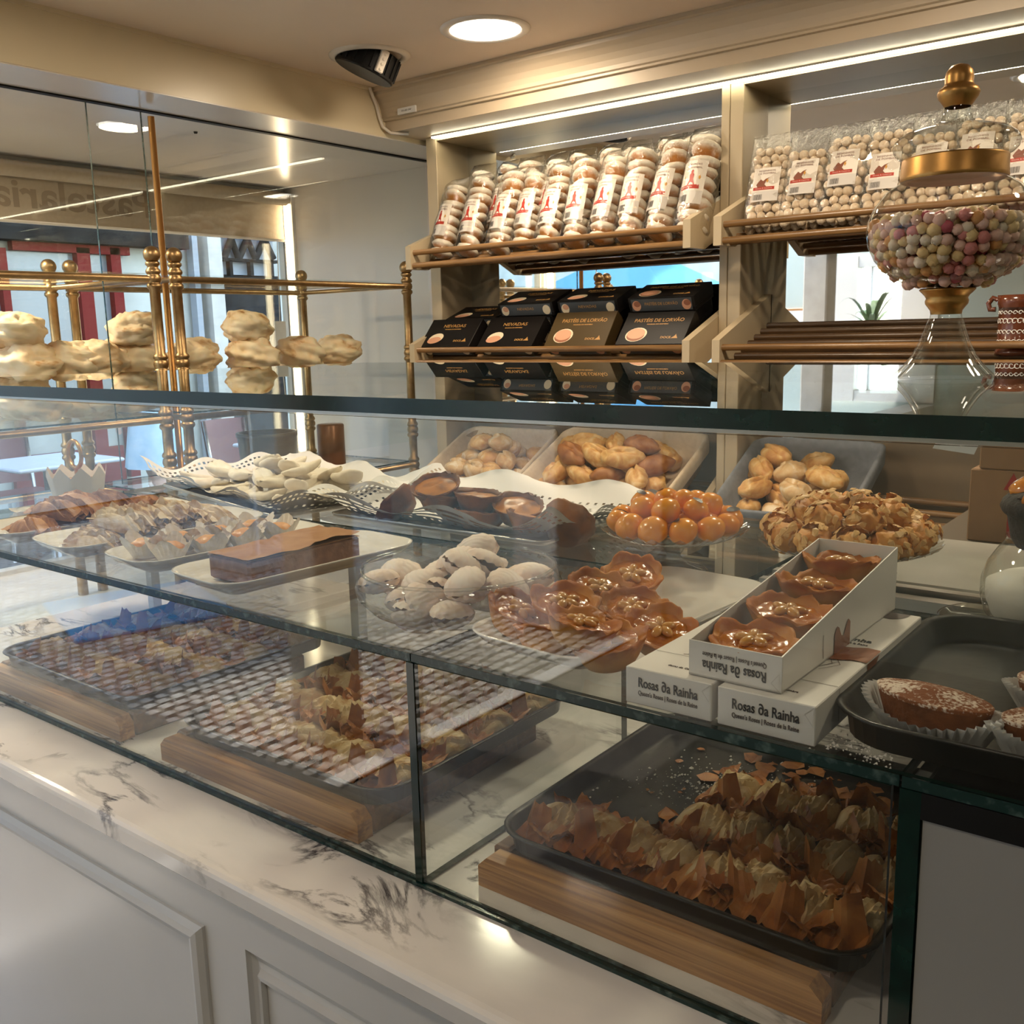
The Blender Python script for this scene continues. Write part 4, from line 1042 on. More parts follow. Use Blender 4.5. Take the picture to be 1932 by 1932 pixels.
# wooden stands under the baking trays on the marble
def wood_stand(xc, w, y0, d, label, h=.036):
    t = thing('wooden_stand', label, 'stand', (xc, y0, ZB))
    c = .012
    b = MB(); vs = []
    for x, k in ((-w / 2, c), (-w / 2 + c, 0), (w / 2 - c, 0), (w / 2, c)):
        vs += [(x, 0, 0), (x, .024, 0), (x, .024, h - k), (x, 0, h - k)]
    b.add(vs, [(0, 1, 2, 3), (12, 15, 14, 13)] + [(i * 4 + j, i * 4 + (j + 1) % 4, i * 4 + 4 + (j + 1) % 4, i * 4 + 4 + j) for i in range(3) for j in range(4)]); b.build('front_board', M['pine'], t)
    for s in (-1, 1):
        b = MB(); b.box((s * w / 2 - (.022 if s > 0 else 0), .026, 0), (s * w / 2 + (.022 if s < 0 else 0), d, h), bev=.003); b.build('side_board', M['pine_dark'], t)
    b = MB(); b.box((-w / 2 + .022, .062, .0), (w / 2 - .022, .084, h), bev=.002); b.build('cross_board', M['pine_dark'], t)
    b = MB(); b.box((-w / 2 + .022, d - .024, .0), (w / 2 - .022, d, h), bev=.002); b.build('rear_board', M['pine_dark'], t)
    return ZB + h + .0005
zt1 = wood_stand(-.441, .380, .738, .36, 'wooden tray stand under the phyllo tray nearest the grey panel, light front board')
zt2 = wood_stand(-1.005, .405, .722, .36, 'wooden tray stand at the middle of the case base')
zt3 = wood_stand(-1.530, .43, .722, .36, 'wooden tray stand farthest along the case base')
tray(.395, .40, (-.424, .958, zt1), 'black baking tray partly filled with phyllo rolls, nearest the grey panel')
tray(.41, .40, (-.985, .942, zt2), 'black baking tray full of phyllo rolls at the middle of the case')
tray(.42, .40, (-1.52, .942, zt3), 'black baking tray of phyllo rolls farthest along the case base')

# ------------------------------------------------------------------ phyllo rolls
def phyllo_mat(name, c1, c2, c3, rough=.5):
    m, nt, bs = nodes(name); bs.inputs['Roughness'].default_value = rough
    tc = nt.nodes.new('ShaderNodeTexCoord'); n = nt.nodes.new('ShaderNodeTexNoise'); n.inputs['Scale'].default_value = 26; n.inputs['Detail'].default_value = 6; n.inputs['Distortion'].default_value = .8
    oi = nt.nodes.new('ShaderNodeObjectInfo'); ad = nt.nodes.new('ShaderNodeVectorMath'); ad.operation = 'ADD'
    nt.links.new(tc.outputs['Object'], ad.inputs[0]); nt.links.new(oi.outputs['Random'], ad.inputs[1]); nt.links.new(ad.outputs[0], n.inputs[0])
    r = nt.nodes.new('ShaderNodeValToRGB'); e = r.color_ramp.elements; e[0].position = .33; e[1].position = .68; e[0].color = (*c1, 1); e[1].color = (*c3, 1); q = e.new(.48); q.color = (*c2, 1)
    nt.links.new(n.outputs[0], r.inputs[0]); nt.links.new(r.outputs[0], bs.inputs['Base Color'])
    bp = nt.nodes.new('ShaderNodeBump'); bp.inputs['Strength'].default_value = .5; bp.inputs['Distance'].default_value = .003; nt.links.new(n.outputs[0], bp.inputs['Height']); nt.links.new(bp.outputs[0], bs.inputs['Normal'])
    return m
M['phyllo_edge'] = phyllo_mat('toasted_phyllo', (.52, .235, .065), (.41, .145, .032), (.20, .06, .012), .42)
def phyllo_body_mat():
    """pale in the middle of the roll, toasted where the sheet is pinched at both ends"""
    m = phyllo_mat('pale_phyllo', (.70, .55, .33), (.62, .45, .23), (.46, .25, .09)); nt = m.node_tree; bs = nt.nodes['Principled BSDF']
    src = bs.inputs['Base Color'].links[0].from_socket
    tc = nt.nodes.new('ShaderNodeTexCoord'); sp = nt.nodes.new('ShaderNodeSeparateXYZ'); nt.links.new(tc.outputs['Object'], sp.inputs[0])
    ab = nt.nodes.new('ShaderNodeMath'); ab.operation = 'ABSOLUTE'; nt.links.new(sp.outputs[1], ab.inputs[0])
    mr = nt.nodes.new('ShaderNodeMapRange'); mr.inputs[1].default_value = .024; mr.inputs[2].default_value = .040; nt.links.new(ab.outputs[0], mr.inputs[0])
    mx = nt.nodes.new('ShaderNodeMix'); mx.data_type = 'RGBA'; mx.inputs[7].default_value = (.36, .145, .04, 1)
    nt.links.new(mr.outputs[0], mx.inputs[0]); nt.links.new(src, mx.inputs[6]); nt.links.new(mx.outputs[2], bs.inputs['Base Color'])
    return m
M['phyllo'] = phyllo_body_mat()
def roll_body(seed, L=.080, w=.050, h=.027):
    b = MB(); off = Vector((seed * 5.1, 2, 0)); rnd = random.Random(seed + 3)
    cre = [(rnd.uniform(-.7, .7), rnd.uniform(-.8, .8), rnd.uniform(.003, .007)) for _ in range(6)]
    def f(u, v):
        a = PI * (1 - u); t = v * 2 - 1
        e = (1 - abs(t) ** 2.4) * .68 + .32; ww = w / 2 * (1 - .26 * abs(t) ** 2)
        x = ww * math.cos(a); z = h * e * (math.sin(a) ** .62 if math.sin(a) > 0 else 0)
        n = fbm(Vector((x * 26, t * 1.2, z * 26)) + off, 1.3, 4)
        for sl_, c0, am in cre:                    # sharp creases running along the roll
            z -= am * math.exp(-((x / ww - c0 - sl_ * t) / .09) ** 2) * (z > .006)
            z += am * .7 * math.exp(-((x / ww - c0 - .14 - sl_ * t) / .08) ** 2) * (z > .006)
        return (x * (1 + .14 * n), t * L / 2 + .004 * n, max(0, z * (1 + .22 * n)))
    b.grid(f, 25, 15, sm=False); b.add([(-w * .35, -L / 2, .0005), (w * .35, -L / 2, .0005), (w * .35, L / 2, .0005), (-w * .35, L / 2, .0005)], [(0, 3, 2, 1)])
    return b.mesh('body', M['phyllo'])
def roll_end(seed, w=.054):
    """flattened pinched end: a skirt spreading outwards and a pleat standing up, with torn edges; grows along +y from y = 0"""
    b = MB(); rnd = random.Random(seed); off = Vector((seed * 2.7, 0, 9))
    px = rnd.uniform(-.010, .010); hh = rnd.uniform(.030, .042); tw = rnd.uniform(-.014, .014); q = 1 if seed % 2 else -1
    def sk(u, v):
        s = u * 2 - 1; n = noise.noise(Vector((s * 2.2, v * 2, seed)) + off)
        wv = w * (.40 + .13 * v); edge = .005 * noise.noise(Vector((s * 9, 1.3, seed))) * v
        zig = abs(((s * 1.5 + seed * .37) % 1) * 2 - 1)
        z = .022 * (1 - v) * (1 - .25 * abs(s)) + .013 * zig * v + .004 * n * v
        return (s * wv, -.018 + v * .040 * (1 - .22 * abs(s)) + edge, max(.0012, z))
    b.grid(sk, 25, 7, sm=False)
    def fin(u, v):            # folded tab standing up from the pinch, a V in plan
        s = u * 2 - 1; fold = 1 - abs(s)
        edge = .006 * noise.noise(Vector((s * 5, seed, 4.4))) * v
        return (px + s * .017 * (1 - .35 * v) + tw * v, -.008 + .020 * fold * (1 - .4 * v) - .006 * v, .006 + hh * v * (.78 + .22 * math.cos(s * 1.5 + seed)) + edge)
    b.grid(fin, 9, 8, sm=False)
    def flap(u, v):           # a corner of the sheet folded over beside the tab
        return (px + q * (.006 + .024 * u), -.004 + .020 * v * (1 - .3 * u) + .004 * u, .012 + (.024 * (1 - u) ** 1.2 + .004) * v * (1 - .35 * v) + .004 * noise.noise(Vector((u * 5, v * 3, seed))))
    b.grid(flap, 8, 6, sm=False)
    return b.mesh('end_fold', M['phyllo_edge'])
BODY = [roll_body(i) for i in range(4)]; ENDS = [roll_end(i) for i in range(6)]
_roll_n = [0]
def roll(x, y, z, rz, label, group, s=1.0, big=1.0):
    k = _roll_n[0]; _roll_n[0] += 1
    t = thing('phyllo_roll', label, 'pastry', (x, y, z), (0, 0, rz), group); t.scale = (s, s, s)
    link('body', BODY[k % 4], t)
    link('end_fold', ENDS[k % 6], t, (0, -.034, 0), (0, 0, PI), (big, big, big * random.uniform(.85, 1.1)))
    link('end_fold', ENDS[(k + 3) % 6], t, (0, .034, .002), (0, 0, 0), (1, .9, random.uniform(.6, .9)))
    return t
# the tray nearest the grey panel: three rows, the far left part of the tray already sold
zr = zt1 + .0035
cnt = ['first', 'second', 'third', 'fourth', 'fifth', 'sixth', 'seventh', 'eighth', 'ninth']
for i in range(8):
    roll(-.588 + i * .0475, .827 + .004 * (i % 3), zr, random.uniform(-.10, .12), 'phyllo roll, %s of the front row counted from the glass divider' % cnt[i], 'phyllo rolls in the near tray', 1.0, 1.1)
for i in range(5):
    roll(-.452 + i * .0485, .914 + .004 * (i % 2), zr + .003, random.uniform(-.12, .12), 'phyllo roll, %s of the middle row counted from the empty part of the tray' % cnt[i], 'phyllo rolls in the near tray', 1.0)
for i in range(5):
    roll(-.455 + i * .0490, 1.002 + .004 * (i % 2), zr + .003, random.uniform(-.12, .12), 'phyllo roll, %s of the back row counted from the empty part of the tray' % cnt[i], 'phyllo rolls in the near tray', 1.0)
for r in range(4):
    for i in range(8):
        roll(-1.150 + i * .0475, .812 + r * .090, zt2 + .0035 + .003 * (r > 0), random.uniform(-.12, .12), 'phyllo roll packed in the full tray at the middle of the case', 'phyllo rolls in the middle tray', 1.0)
for r in range(4):
    for i in range(8):
        roll(-1.690 + i * .0475, .812 + r * .090, zt3 + .0035 + .003 * (r > 0), random.uniform(-.12, .12), 'phyllo roll in the tray farthest along the case', 'phyllo rolls in the far tray', 1.0)
# crumbs, flakes and sugar left on the emptied part of the tray, and on the shelf beside the boxes
rnd = random.Random(12)
b = MB(); zc = zr + .0006
for k in range(44):
    x, y = rnd.uniform(-.60, -.30), rnd.uniform(.90, 1.13)
    if x > -.47 and y < 1.04: y = rnd.uniform(1.05, 1.13)
    s = rnd.choice((.004, .007, .012, .018)); n = rnd.randint(6, 9); a0 = rnd.uniform(0, 6)
    vs = [(x + s * rnd.uniform(.35, 1.1) * math.cos(a0 + 2 * PI * q / n), y + s * rnd.uniform(.35, 1.1) * math.sin(a0 + 2 * PI * q / n), zc + rnd.uniform(0, s * .25)) for q in range(n)]
    b.add(vs, [tuple(range(n))])
o = b.build('pastry_flakes', M['phyllo_edge'], loc=(0, 0, H)); o['kind'] = 'stuff'; tag(o, 'loose toasted pastry flakes on the emptied part of the near tray', 'crumbs')
M['sugar'] = mat('powdered_sugar', (.72, .69, .65), .8)
b = MB()
for k in range(900):
    if k < 600:
        q = rnd.gauss(0, 1); x, y = -.47 + .10 * rnd.gauss(0, .55), 1.03 + .05 * q * .8
        y += (x + .47) * .35
        if not (-.61 < x < -.25 and .90 < y < 1.14) or (x > -.475 and y < 1.045): continue
        z = zc
    else:
        x, y = rnd.uniform(-.262, -.195), rnd.uniform(.705, .80); z = ZS + .0003
        if x < -.25 and y > .708: continue
    s = abs(rnd.gauss(0, .0009)) + .0004
    b.add([(x - s, y - s * .7, z), (x + s * .8, y - s, z), (x + s * .3, y + s, z), (x, y, z + s * .9)], [(0, 1, 3), (1, 2, 3), (2, 0, 3)])
o = b.build('sugar_dust', M['sugar'], loc=(0, 0, H)); o['kind'] = 'stuff'; tag(o, 'powdered sugar dusted over the near tray and the shelf beside the boxes', 'sugar')

# ------------------------------------------------------------------ rose tarts with almonds
M['crust'] = height_mat('tart_crust', (.60, .28, .06), (.36, .105, .010), .004, .032, .5, nscale=42, namp=.75, bump=.6, spec=.15)
M['filling'] = mat('egg_filling', (.47, .155, .007), .2, col2=(.32, .085, .003), scale=60, bump=.6, bscale=80, coat=.22, spec=.25)
M['almond'] = mat('blanched_almond', (.56, .27, .05), .3, col2=(.42, .16, .02), scale=60, coat=.4)
def petal(a, ph): return abs(math.cos(2.5 * a + ph)) ** .7
def tart_meshes(seed):
    off = Vector((seed * 3.3, 1, 7)); ph = seed * .4
    b = MB(); prof = [(.55, 0, 0), (.66, .0, 0), (.82, .35, .3), (.93, .68, .7), (1.0, .92, 1.0), (1.03, 1.0, 1.1), (1.0, 1.06, 1.1), (.92, 1.05, 1.0), (.84, .95, .6), (.78, .82, .2)]
    R, hgt = .0365, .024
    def f(u, v):
        a = 2 * PI * u; i = min(int(v * (len(prof) - 1) + 1e-6), len(prof) - 2); t = v * (len(prof) - 1) - i
        r, z, p = [prof[i][k] * (1 - t) + prof[i + 1][k] * t for k in range(3)]
        q = petal(a, ph); n = fbm(Vector((math.cos(a) * 2, math.sin(a) * 2, v * 2)) + off, 1.2, 3)
        rr = R * r * (1 + (-.09 + .14 * q) * p * .8 + .17 * n * p)
        return (rr * math.cos(a), rr * math.sin(a), max(0, hgt * z + .0048 * p * (q - .45) * (z > .2) + .010 * n * p + .0012 * noise.noise(Vector((math.cos(a) * 9, math.sin(a) * 9, v * 9 + seed))) * p))
    b.grid(f, 50, 19, wrap_u=True); c = b.mesh('crust', M['crust'])
    b = MB()
    def g(u, v):
        a = 2 * PI * u; r = .0315 * v; n = fbm(Vector((math.cos(a) * r * 60, math.sin(a) * r * 60, seed)), 1.5, 3)
        return (r * math.cos(a) * (1 + .12 * (petal(a, ph) - .5) * v), r * math.sin(a) * (1 + .12 * (petal(a, ph) - .5) * v), .0210 + .0025 * (1 - v) + .0040 * n + .0012 * noise.noise(Vector((math.cos(a) * r * 260, math.sin(a) * r * 260, seed))))
    b.grid(g, 44, 15, wrap_u=True)
    return c, b.mesh('filling', M['filling'])
TARTM = [tart_meshes(i) for i in range(4)]
b = MB(); b.ball((0, 0, 0), 1.0, 12, 8, sc=(.0086, .0056, .0040), fn=lambda d: 1 - .12 * d.x); ALM = b.mesh('almond', M['almond'])
_tn = [0]
def tart(x, y, z, rz, label, group, rx=0, ry=0, s=1.0):
    k = _tn[0]; _tn[0] += 1; t = thing('almond_tart', label, 'tart', (x, y, z), (rx, ry, rz), group); t.scale = (s, s, s)
    c, fi = TARTM[k % 4]; link('crust', c, t); link('filling', fi, t)
    for q in range(5):
        a = 2 * PI * q / 5 + .3; r = .0098
        link('almond', ALM, t, (r * math.cos(a), r * math.sin(a), .0235 + random.uniform(.0005, .0015)), (random.uniform(-.25, .25), random.uniform(-.1, .2), a + random.uniform(-.25, .25)))
    return t
# rectangular plate of tarts between the bowl and the boxes
plate(.178, .37, (-.548, .915, ZS), -.10, 'white rectangular plate holding the almond tarts beside the white boxes')
G = 'almond tarts on the rectangular plate'
def at(px, py, z): return P(px, py, 'Z', z)
def tp(px, py, dz, rz, label, rx=0, ry=0, s=1.0):
    p = at(px, py, ZS + dz + .018); return tart(p.x, p.y, ZS + dz, rz, label, G, rx, ry, s)
tp(968, 1155, .012, .2, 'almond tart at the bowl end of the plate, tall plain side showing', .0, .45, 1.02)
tp(1063, 1140, .022, .9, 'almond tart behind the front tarts, facing up at the middle of the pile', .25, 0)
tp(1125, 1112, .016, 1.6, 'almond tart second from the back of the pile', .30, -.1)
tp(1193, 1085, .016, .4, 'almond tart at the back of the plate, standing highest in view', .42, .05)
tp(1090, 1180, .030, 2.0, 'almond tart lying on top of two front tarts', .22, .05, .97)
tp(1040, 1200, .010, 2.5, 'almond tart at the front edge of the plate with pale pleated side', .10, .25)
tp(1192, 1150, .012, .7, 'almond tart right of the pile with a dark split almond', .28, 0)
tp(1150, 1215, .010, 1.1, 'almond tart at the front of the plate next to the lower box', .05, -.15, 1.02)
tp(1243, 1185, .010, 1.9, 'almond tart squeezed against the white boxes', .15, -.35, .95)

# ------------------------------------------------------------------ white pastry boxes with lettering
M['foil'] = mat('coffee_brown_print', (.32, .10, .035), .3, col2=(.24, .085, .035), scale=30, metal=.2)
M['line_ink'] = mat('fine_line_ink', (.10, .07, .06), .6)
TXA = text_mesh('lettering', 'Rosas \u2202a Rainha', .0125, M['ink'], .0575, bold=.00018)
TXB = text_mesh('lettering', 'Queen\u2019s Roses | Roses de la Reine', .006, M['line_ink'], .0575, bold=.00004)
TXC = text_mesh('lettering', 'Rainha', .012, M['ink'], .030, bold=.0002)
TXD = text_mesh('lettering', 'Roses de la Reine', .006, M['line_ink'], .030)
TXE = text_mesh('lettering', 'doces de Coimbra', .005, M['line_ink'], .030)
BW, BL, BH = .0835, .292, .0335
def strokes(b, pts, w, z):
    for i in range(len(pts) - 1):
        a, c = Vector(pts[i]), Vector(pts[i + 1]); d = (c - a).normalized(); q = Vector((-d.y, d.x)) * w / 2
        b.add([(a + q).to_tuple() + (z,), (a - q).to_tuple() + (z,), (c - q).to_tuple() + (z,), (c + q).to_tuple() + (z,)], [(0, 1, 2, 3)])
def end_print(t, flip, zc=BH / 2, h=BH):
    """lettering and folded tuck corners on the near end of a box"""
    r = PI if flip else 0
    s = -1 if flip else 1
    link('lettering', TXA, t, (0, -.0006, zc + s * .004), (PI / 2, r, 0)); link('lettering', TXB, t, (0, -.0006, zc - s * .0055), (PI / 2, r, 0))
    b = MB(); v = lambda x, z: (x, -.0004, z)
    sgn = 1
    x1 = BW / 2 - .0012
    zz = (lambda q: zc + s * (q - h / 2))
    pts = [(x1, zz(h - .001)), (x1 - .0075, zz(h - .0075)), (x1 - .001, zz(h - .016))]
    b.add([v(*pts[0]), v(*pts[1]), v(*pts[2])], [(0, 1, 2)]); b.build('tuck_flap', M['card_white'], t)
    b = MB()
    for i in range(2):
        a, c = pts[i], pts[i + 1]; d = Vector((c[0] - a[0], c[1] - a[1])).normalized(); q = Vector((-d.y, d.x)) * .0003
        b.add([(a[0] + q.x, -.0007, a[1] + q.y), (a[0] - q.x, -.0007, a[1] - q.y), (c[0] - q.x, -.0007, c[1] - q.y), (c[0] + q.x, -.0007, c[1] + q.y)], [(0, 1, 2, 3)])
    b.build('fold_line', M['label_grey'], t)
def pastry_box(x, y, z, rz, label):
    t = thing('pastry_box', label, 'box', (x, y, z), (0, 0, rz), 'white pastry boxes on the shelf')
    b = MB(); b.box((-BW / 2, 0, 0), (BW / 2, BL, BH), bev=.0008); b.build('carton', M['card_white'], t)
    end_print(t, False)
    zt_ = BH + .0004
    b = MB(); strokes(b, [(-BW / 2 + .002, .052), (BW / 2 - .001, .052)], .0007, zt_)
    for k in range(5):          # line drawing of a stem with leaves and an open flower
        a = .35 + k * .12; strokes(b, [(-.010, .058), (-.002 + .012 * math.sin(k), .085 + .004 * k), (.004 + .016 * math.sin(k * 1.7), .112)], .0005, zt_)
        strokes(b, [(-.012 + .006 * k, .085), (-.004 + .007 * k, .105), (.006 * k - .008, .120)], .0005, zt_)
    strokes(b, [(-.014, .056), (-.008, .058), (-.006, .064)], .0012, zt_); b.build('line_drawing', M['line_ink'], t)
    b = MB(); b.grid(lambda u, v: (-.024 + .0665 * u, .118 + .040 * v + .004 * math.sin(u * 9), zt_ + .0002 + .0006 * abs(math.sin(u * 14 + v * 3))), 12, 4, sm=False); b.build('brown_ribbon', M['foil'], t)
    b = MB(); b.add([(BW / 2 + .0005, .122, BH - .0008), (BW / 2 + .0005, .156, BH - .0008), (BW / 2 + .0005, .140, BH - .012), (BW / 2 + .0005, .128, .003)], [(0, 3, 2, 1)]); b.build('ribbon_tail', M['foil'], t)
    b = MB(); b.add([(BW / 2 + .0005, .0515, .004), (BW / 2 + .0005, .0523, .004), (BW / 2 + .0005, .0523, BH - .001), (BW / 2 + .0005, .0515, BH - .001)], [(0, 1, 2, 3)]); b.build('side_line', M['line_ink'], t)
    link('lettering', TXE, t, (.004, .022, zt_)); link('lettering', TXC, t, (.012, .182, zt_)); link('lettering', TXD, t, (.012, .170, zt_))
    b = MB(); disc(b, .016, BL - .002, .016, .024, zt_, 0, 20, 0, None, (.5, 1.0)); b.build('thumb_notch', M['line_ink'], t)
    return t
pastry_box(-.2975, .7115, ZS + .0005, 0, 'white pastry box lying nearest the muffin tray, brown ribbon print on top')
pastry_box(-.3865, .7115, ZS + .0005, 0, 'white pastry box lying beside the tart plate, half under the open box')
# the open box on top: low front, sides rising to the back
tb = thing('open_pastry_box', 'open white box of four almond tarts laid upside down on the two closed boxes', 'box', (-.330, .722, ZS + BH + .0012), (0, 0, -.01))
b = MB(); hb = .066; hf = .031; w2 = BW / 2; Lb = .293; tk = .0012
b.box((-w2, 0, 0), (w2, Lb, .0015))
b.box((-w2, 0, .0), (w2, tk, hf)); b.box((-w2, Lb - tk, 0), (w2, Lb, hb))
for s in (-1, 1):
    xo, xi = s * w2, s * (w2 - tk)
    vs = [(xo, 0, 0), (xo, Lb, 0), (xo, Lb, hb), (xo, 0, hf), (xi, 0, 0), (xi, Lb, 0), (xi, Lb, hb), (xi, 0, hf)]
    b.add(vs, [(0, 1, 2, 3), (7, 6, 5, 4), (3, 2, 6, 7), (1, 5, 6, 2)])
b.build('carton', M['card_white'], tb)
b = MB(); x = w2 + .0004; b.add([(x, .012, hf - .001), (x, Lb - .001, .030), (x, Lb - .001, hb - .002), (x + .0002, Lb - .001, hb - .002)], [(0, 1, 2)])
b.add([(x + .0004, .010, hf - .002), (x + .0004, .010, hf - .0030), (x + .0004, Lb, .0385), (x + .0004, Lb, .0395)], [(0, 1, 2, 3)]); b.build('lid_flap', M['card_white'], tb)
end_print(tb, True, hf / 2, hf)
b = MB(); b.add([(w2 + .0006, .088, .026), (w2 + .0006, .089, .026), (w2 + .0006, .0905, .004), (w2 + .0006, .0895, .004)], [(0, 3, 2, 1)])
b.build('line_drawing', M['line_ink'], tb)
b = MB(); b.grid(lambda u, v: (w2 + .0007, .116 + .040 * u, .0 + (.019 + .007 * math.sin(u * 9)) * v), 8, 2, sm=False); b.build('brown_ribbon', M['foil'], tb)
names = ['almond tart at the front of the open white box', 'almond tart second from the front in the open white box', 'almond tart third from the front in the open white box', 'almond tart at the back of the open white box']
for k in range(4):
    tart(-.330 + random.uniform(-.001, .001), .722 + .040 + k * .0705, ZS + BH + .004 + .0085 * k + .002, .4 + k, names[k], 'almond tarts in the open box', .10, 0, 1.0)

# ------------------------------------------------------------------ glass bowl of shell wafers
M['wafer'] = mat('shell_wafer', (.80, .62, .50), .6, col2=(.84, .71, .61), scale=40, sss=.15, bump=.1)
def shell_half(sgn):
    """one domed shell, hinge at the origin, growth ridges round the hinge, a thin wavy lip"""
    b = MB()
    def f(u, v):
        a = 2 * PI * u; s = math.sin(a)
        w = 1 + .035 * math.sin(a * 13) * v ** 4
        x = .0275 * v * math.cos(a) * (1 + .14 * s) * w; y = .024 + .0235 * v * s * w - .004 * max(0, -s) * (1 - abs(math.cos(a))) * v
        r = math.hypot(x, y)
        z = .0140 * (1 - v ** 2.2) ** .62 + .0011 * math.sin(r * 1050) * v * (1 - v ** 6) + .0012 * math.sin(a * 13) * v ** 5
        return (x, y, sgn * z)
    b.grid(f, 40, 15, wrap_u=True); return b.mesh('shell', M['wafer'])
SH = [shell_half(1), shell_half(-1)]
BC = P(862, 1072, 'Z', -.275); BRAD = .118
BC = Vector((-.742, .850, ZS))
bw = thing('glass_bowl', 'shallow round glass bowl filled with white shell wafers', 'bowl', BC)
b = MB(); b.lathe([(.0005, .002), (.085, .002), (.106, .010), (.121, .026), (.123, .036), (.118, .050), (.115, .056)], 56); b.build('body', M['blown'], bw)
b = MB(); b.tube([(.115 * math.cos(q), .115 * math.sin(q), .0565) for q in [2 * PI * k / 56 for k in range(57)]], .0022, 0, 8, cap=False); b.build('rim', M['blown'], bw)
rnd = random.Random(21); spots = []
for k in range(9):
    a = 2 * PI * k / 9; spots.append((.088 * math.cos(a), .088 * math.sin(a), .022))
for k in range(5):
    a = 2 * PI * k / 5 + .4; spots.append((.042 * math.cos(a), .042 * math.sin(a), .022))
for k in range(9):
    a = 2 * PI * k / 9 + .35; spots.append((.074 * math.cos(a), .074 * math.sin(a), .043))
for k in range(4):
    a = 2 * PI * k / 4; spots.append((.032 * math.cos(a), .032 * math.sin(a), .050))
spots.append((.005, .01, .068))
for k, (x, y, z) in enumerate(spots):
    t = thing('shell_wafer', 'white shell shaped wafer in the round glass bowl', 'wafer', (BC.x + x, BC.y + y, ZS + z), (rnd.uniform(-.7, .7), rnd.uniform(-.5, .5), rnd.uniform(0, 6.28)), 'shell wafers in the glass bowl')
    op = rnd.uniform(.0, .16); link('shell', SH[0], t, (0, 0, 0), (op, 0, 0)); link('shell', SH[1], t, (0, 0, 0), (-op, 0, 0))

# ------------------------------------------------------------------ footed glass stands
def pressed_mat():
    m = blown_mat('pressed_glass', (.93, .94, .92), (.50, .48, .42)); return m
M['pressed'] = pressed_mat()
def cake_stand(x, y, zrim, r, label):
    t = thing('glass_stand', label, 'cake stand', (x, y, ZS)); h = zrim - ZS
    b = MB(); b.lathe([(.044, .0), (.046, .003), (.040, .007), (.022, .012), (.012, .018), (.009, .024), (.013, .030), (.016, .036), (.012, .042), (.009, .048), (.013, h - .028), (.022, h - .022)], 32); b.build('foot', M['pressed'], t)
    b = MB()
    def f(u, v):
        a = 2 * PI * u; rr = .018 + (r - .018) * v; z = h - .022 + .022 * v ** 2.2
        w = (1 + .018 * math.sin(a * 36) * v); return (rr * w * math.cos(a), rr * w * math.sin(a), z + .0025 * math.sin(a * 36) * v ** 3)
    b.grid(f, 144, 8, wrap_u=True); b.build('plate', M['pressed'], t)
    return t
p1 = P(1266, 992, 'Y', 1.157); cake_stand(-.620, 1.157, p1.z, .100, 'footed glass stand piled with orange egg yolk sweets')
p2 = P(1600, 1018, 'Y', 1.20); cake_stand(p2.x, 1.20, p2.z, .110, 'footed glass stand of flaked almond pastries behind the open box')
M['yolk'] = mat('glazed_yolk', (.84, .32, .008), .25, col2=(.76, .24, .004), scale=45, coat=.25, spec=.35)
M['burnt'] = mat('burnt_spot', (.03, .014, .008), .4)
def yolk_mesh(seed):
    b = MB(); off = Vector((seed * 2.2, 4, 4)); b.ball((0, 0, 0), .0185, 16, 10, sc=(1, 1, .86), fn=lambda d: 1 + .12 * fbm(d + off, 1.6, 2)); return b.mesh('ball', M['yolk'])
YK = [yolk_mesh(i) for i in range(4)]
b = MB(); b.grid(lambda u, v: (.010 * (u - .5) * 2, .0045 * (v - .5) * 2 * math.cos((u - .5) * 2.4), .0165 - .28 * ((u - .5) * .02) ** 2 * 40), 8, 4); BURN = b.mesh('burn_mark', M['burnt'])
rnd = random.Random(8); k = 0
for ring, n, z in ((.074, 12, .012), (.040, 7, .014), (.046, 7, .033), (.012, 2, .040)):
    for i in range(n):
        a = 2 * PI * i / n + ring * 30
        t = thing('yolk_sweet', 'glossy orange egg yolk sweet on the footed glass stand', 'sweet', (-.620 + ring * math.cos(a), 1.157 + ring * math.sin(a), p1.z + z - .004), (rnd.uniform(-.6, .6), rnd.uniform(-.6, .6), rnd.uniform(0, 6)), 'orange egg yolk sweets on the stand')
        t.scale = (rnd.uniform(.92, 1.12),) * 3
        link('ball', YK[k % 4], t)
        if k % 3 == 0: link('burn_mark', BURN, t)
        k += 1
M['almond_pastry'] = mat('almond_pastry', (.60, .22, .025), .55, col2=(.70, .37, .10), scale=32, bump=.8, bscale=70)
M['flake'] = mat('almond_flake', (.72, .42, .15), .5, col2=(.16, .045, .012), scale=26, ramp=(.58, .72))
def nugget(seed):
    b = MB(); off = Vector((seed * 6.1, 0, 2)); b.ball((0, 0, 0), .0215, 18, 11, sc=(1.15, 1, .8), fn=lambda d: .92 + .75 * fbm(d + off, 2.0, 4)); me = b.mesh('body', M['almond_pastry'])
    b = MB(); r = random.Random(seed)
    for _ in range(30):
        d = Vector((r.gauss(0, 1), r.gauss(0, 1), abs(r.gauss(0, 1)) * .8)).normalized(); p = d * .0222; q = d.orthogonal().normalized(); w = d.cross(q)
        vs = [p + (q * math.cos(2 * PI * j / 6) * .007 + w * math.sin(2 * PI * j / 6) * .0042) + d * (.001 + .002 * (j % 2)) for j in range(6)]
        b.add(vs, [tuple(range(6))])
    return me, b.mesh('almond_flakes', M['flake'])
NG = [nugget(i) for i in range(5)]; rnd = random.Random(31); k = 0
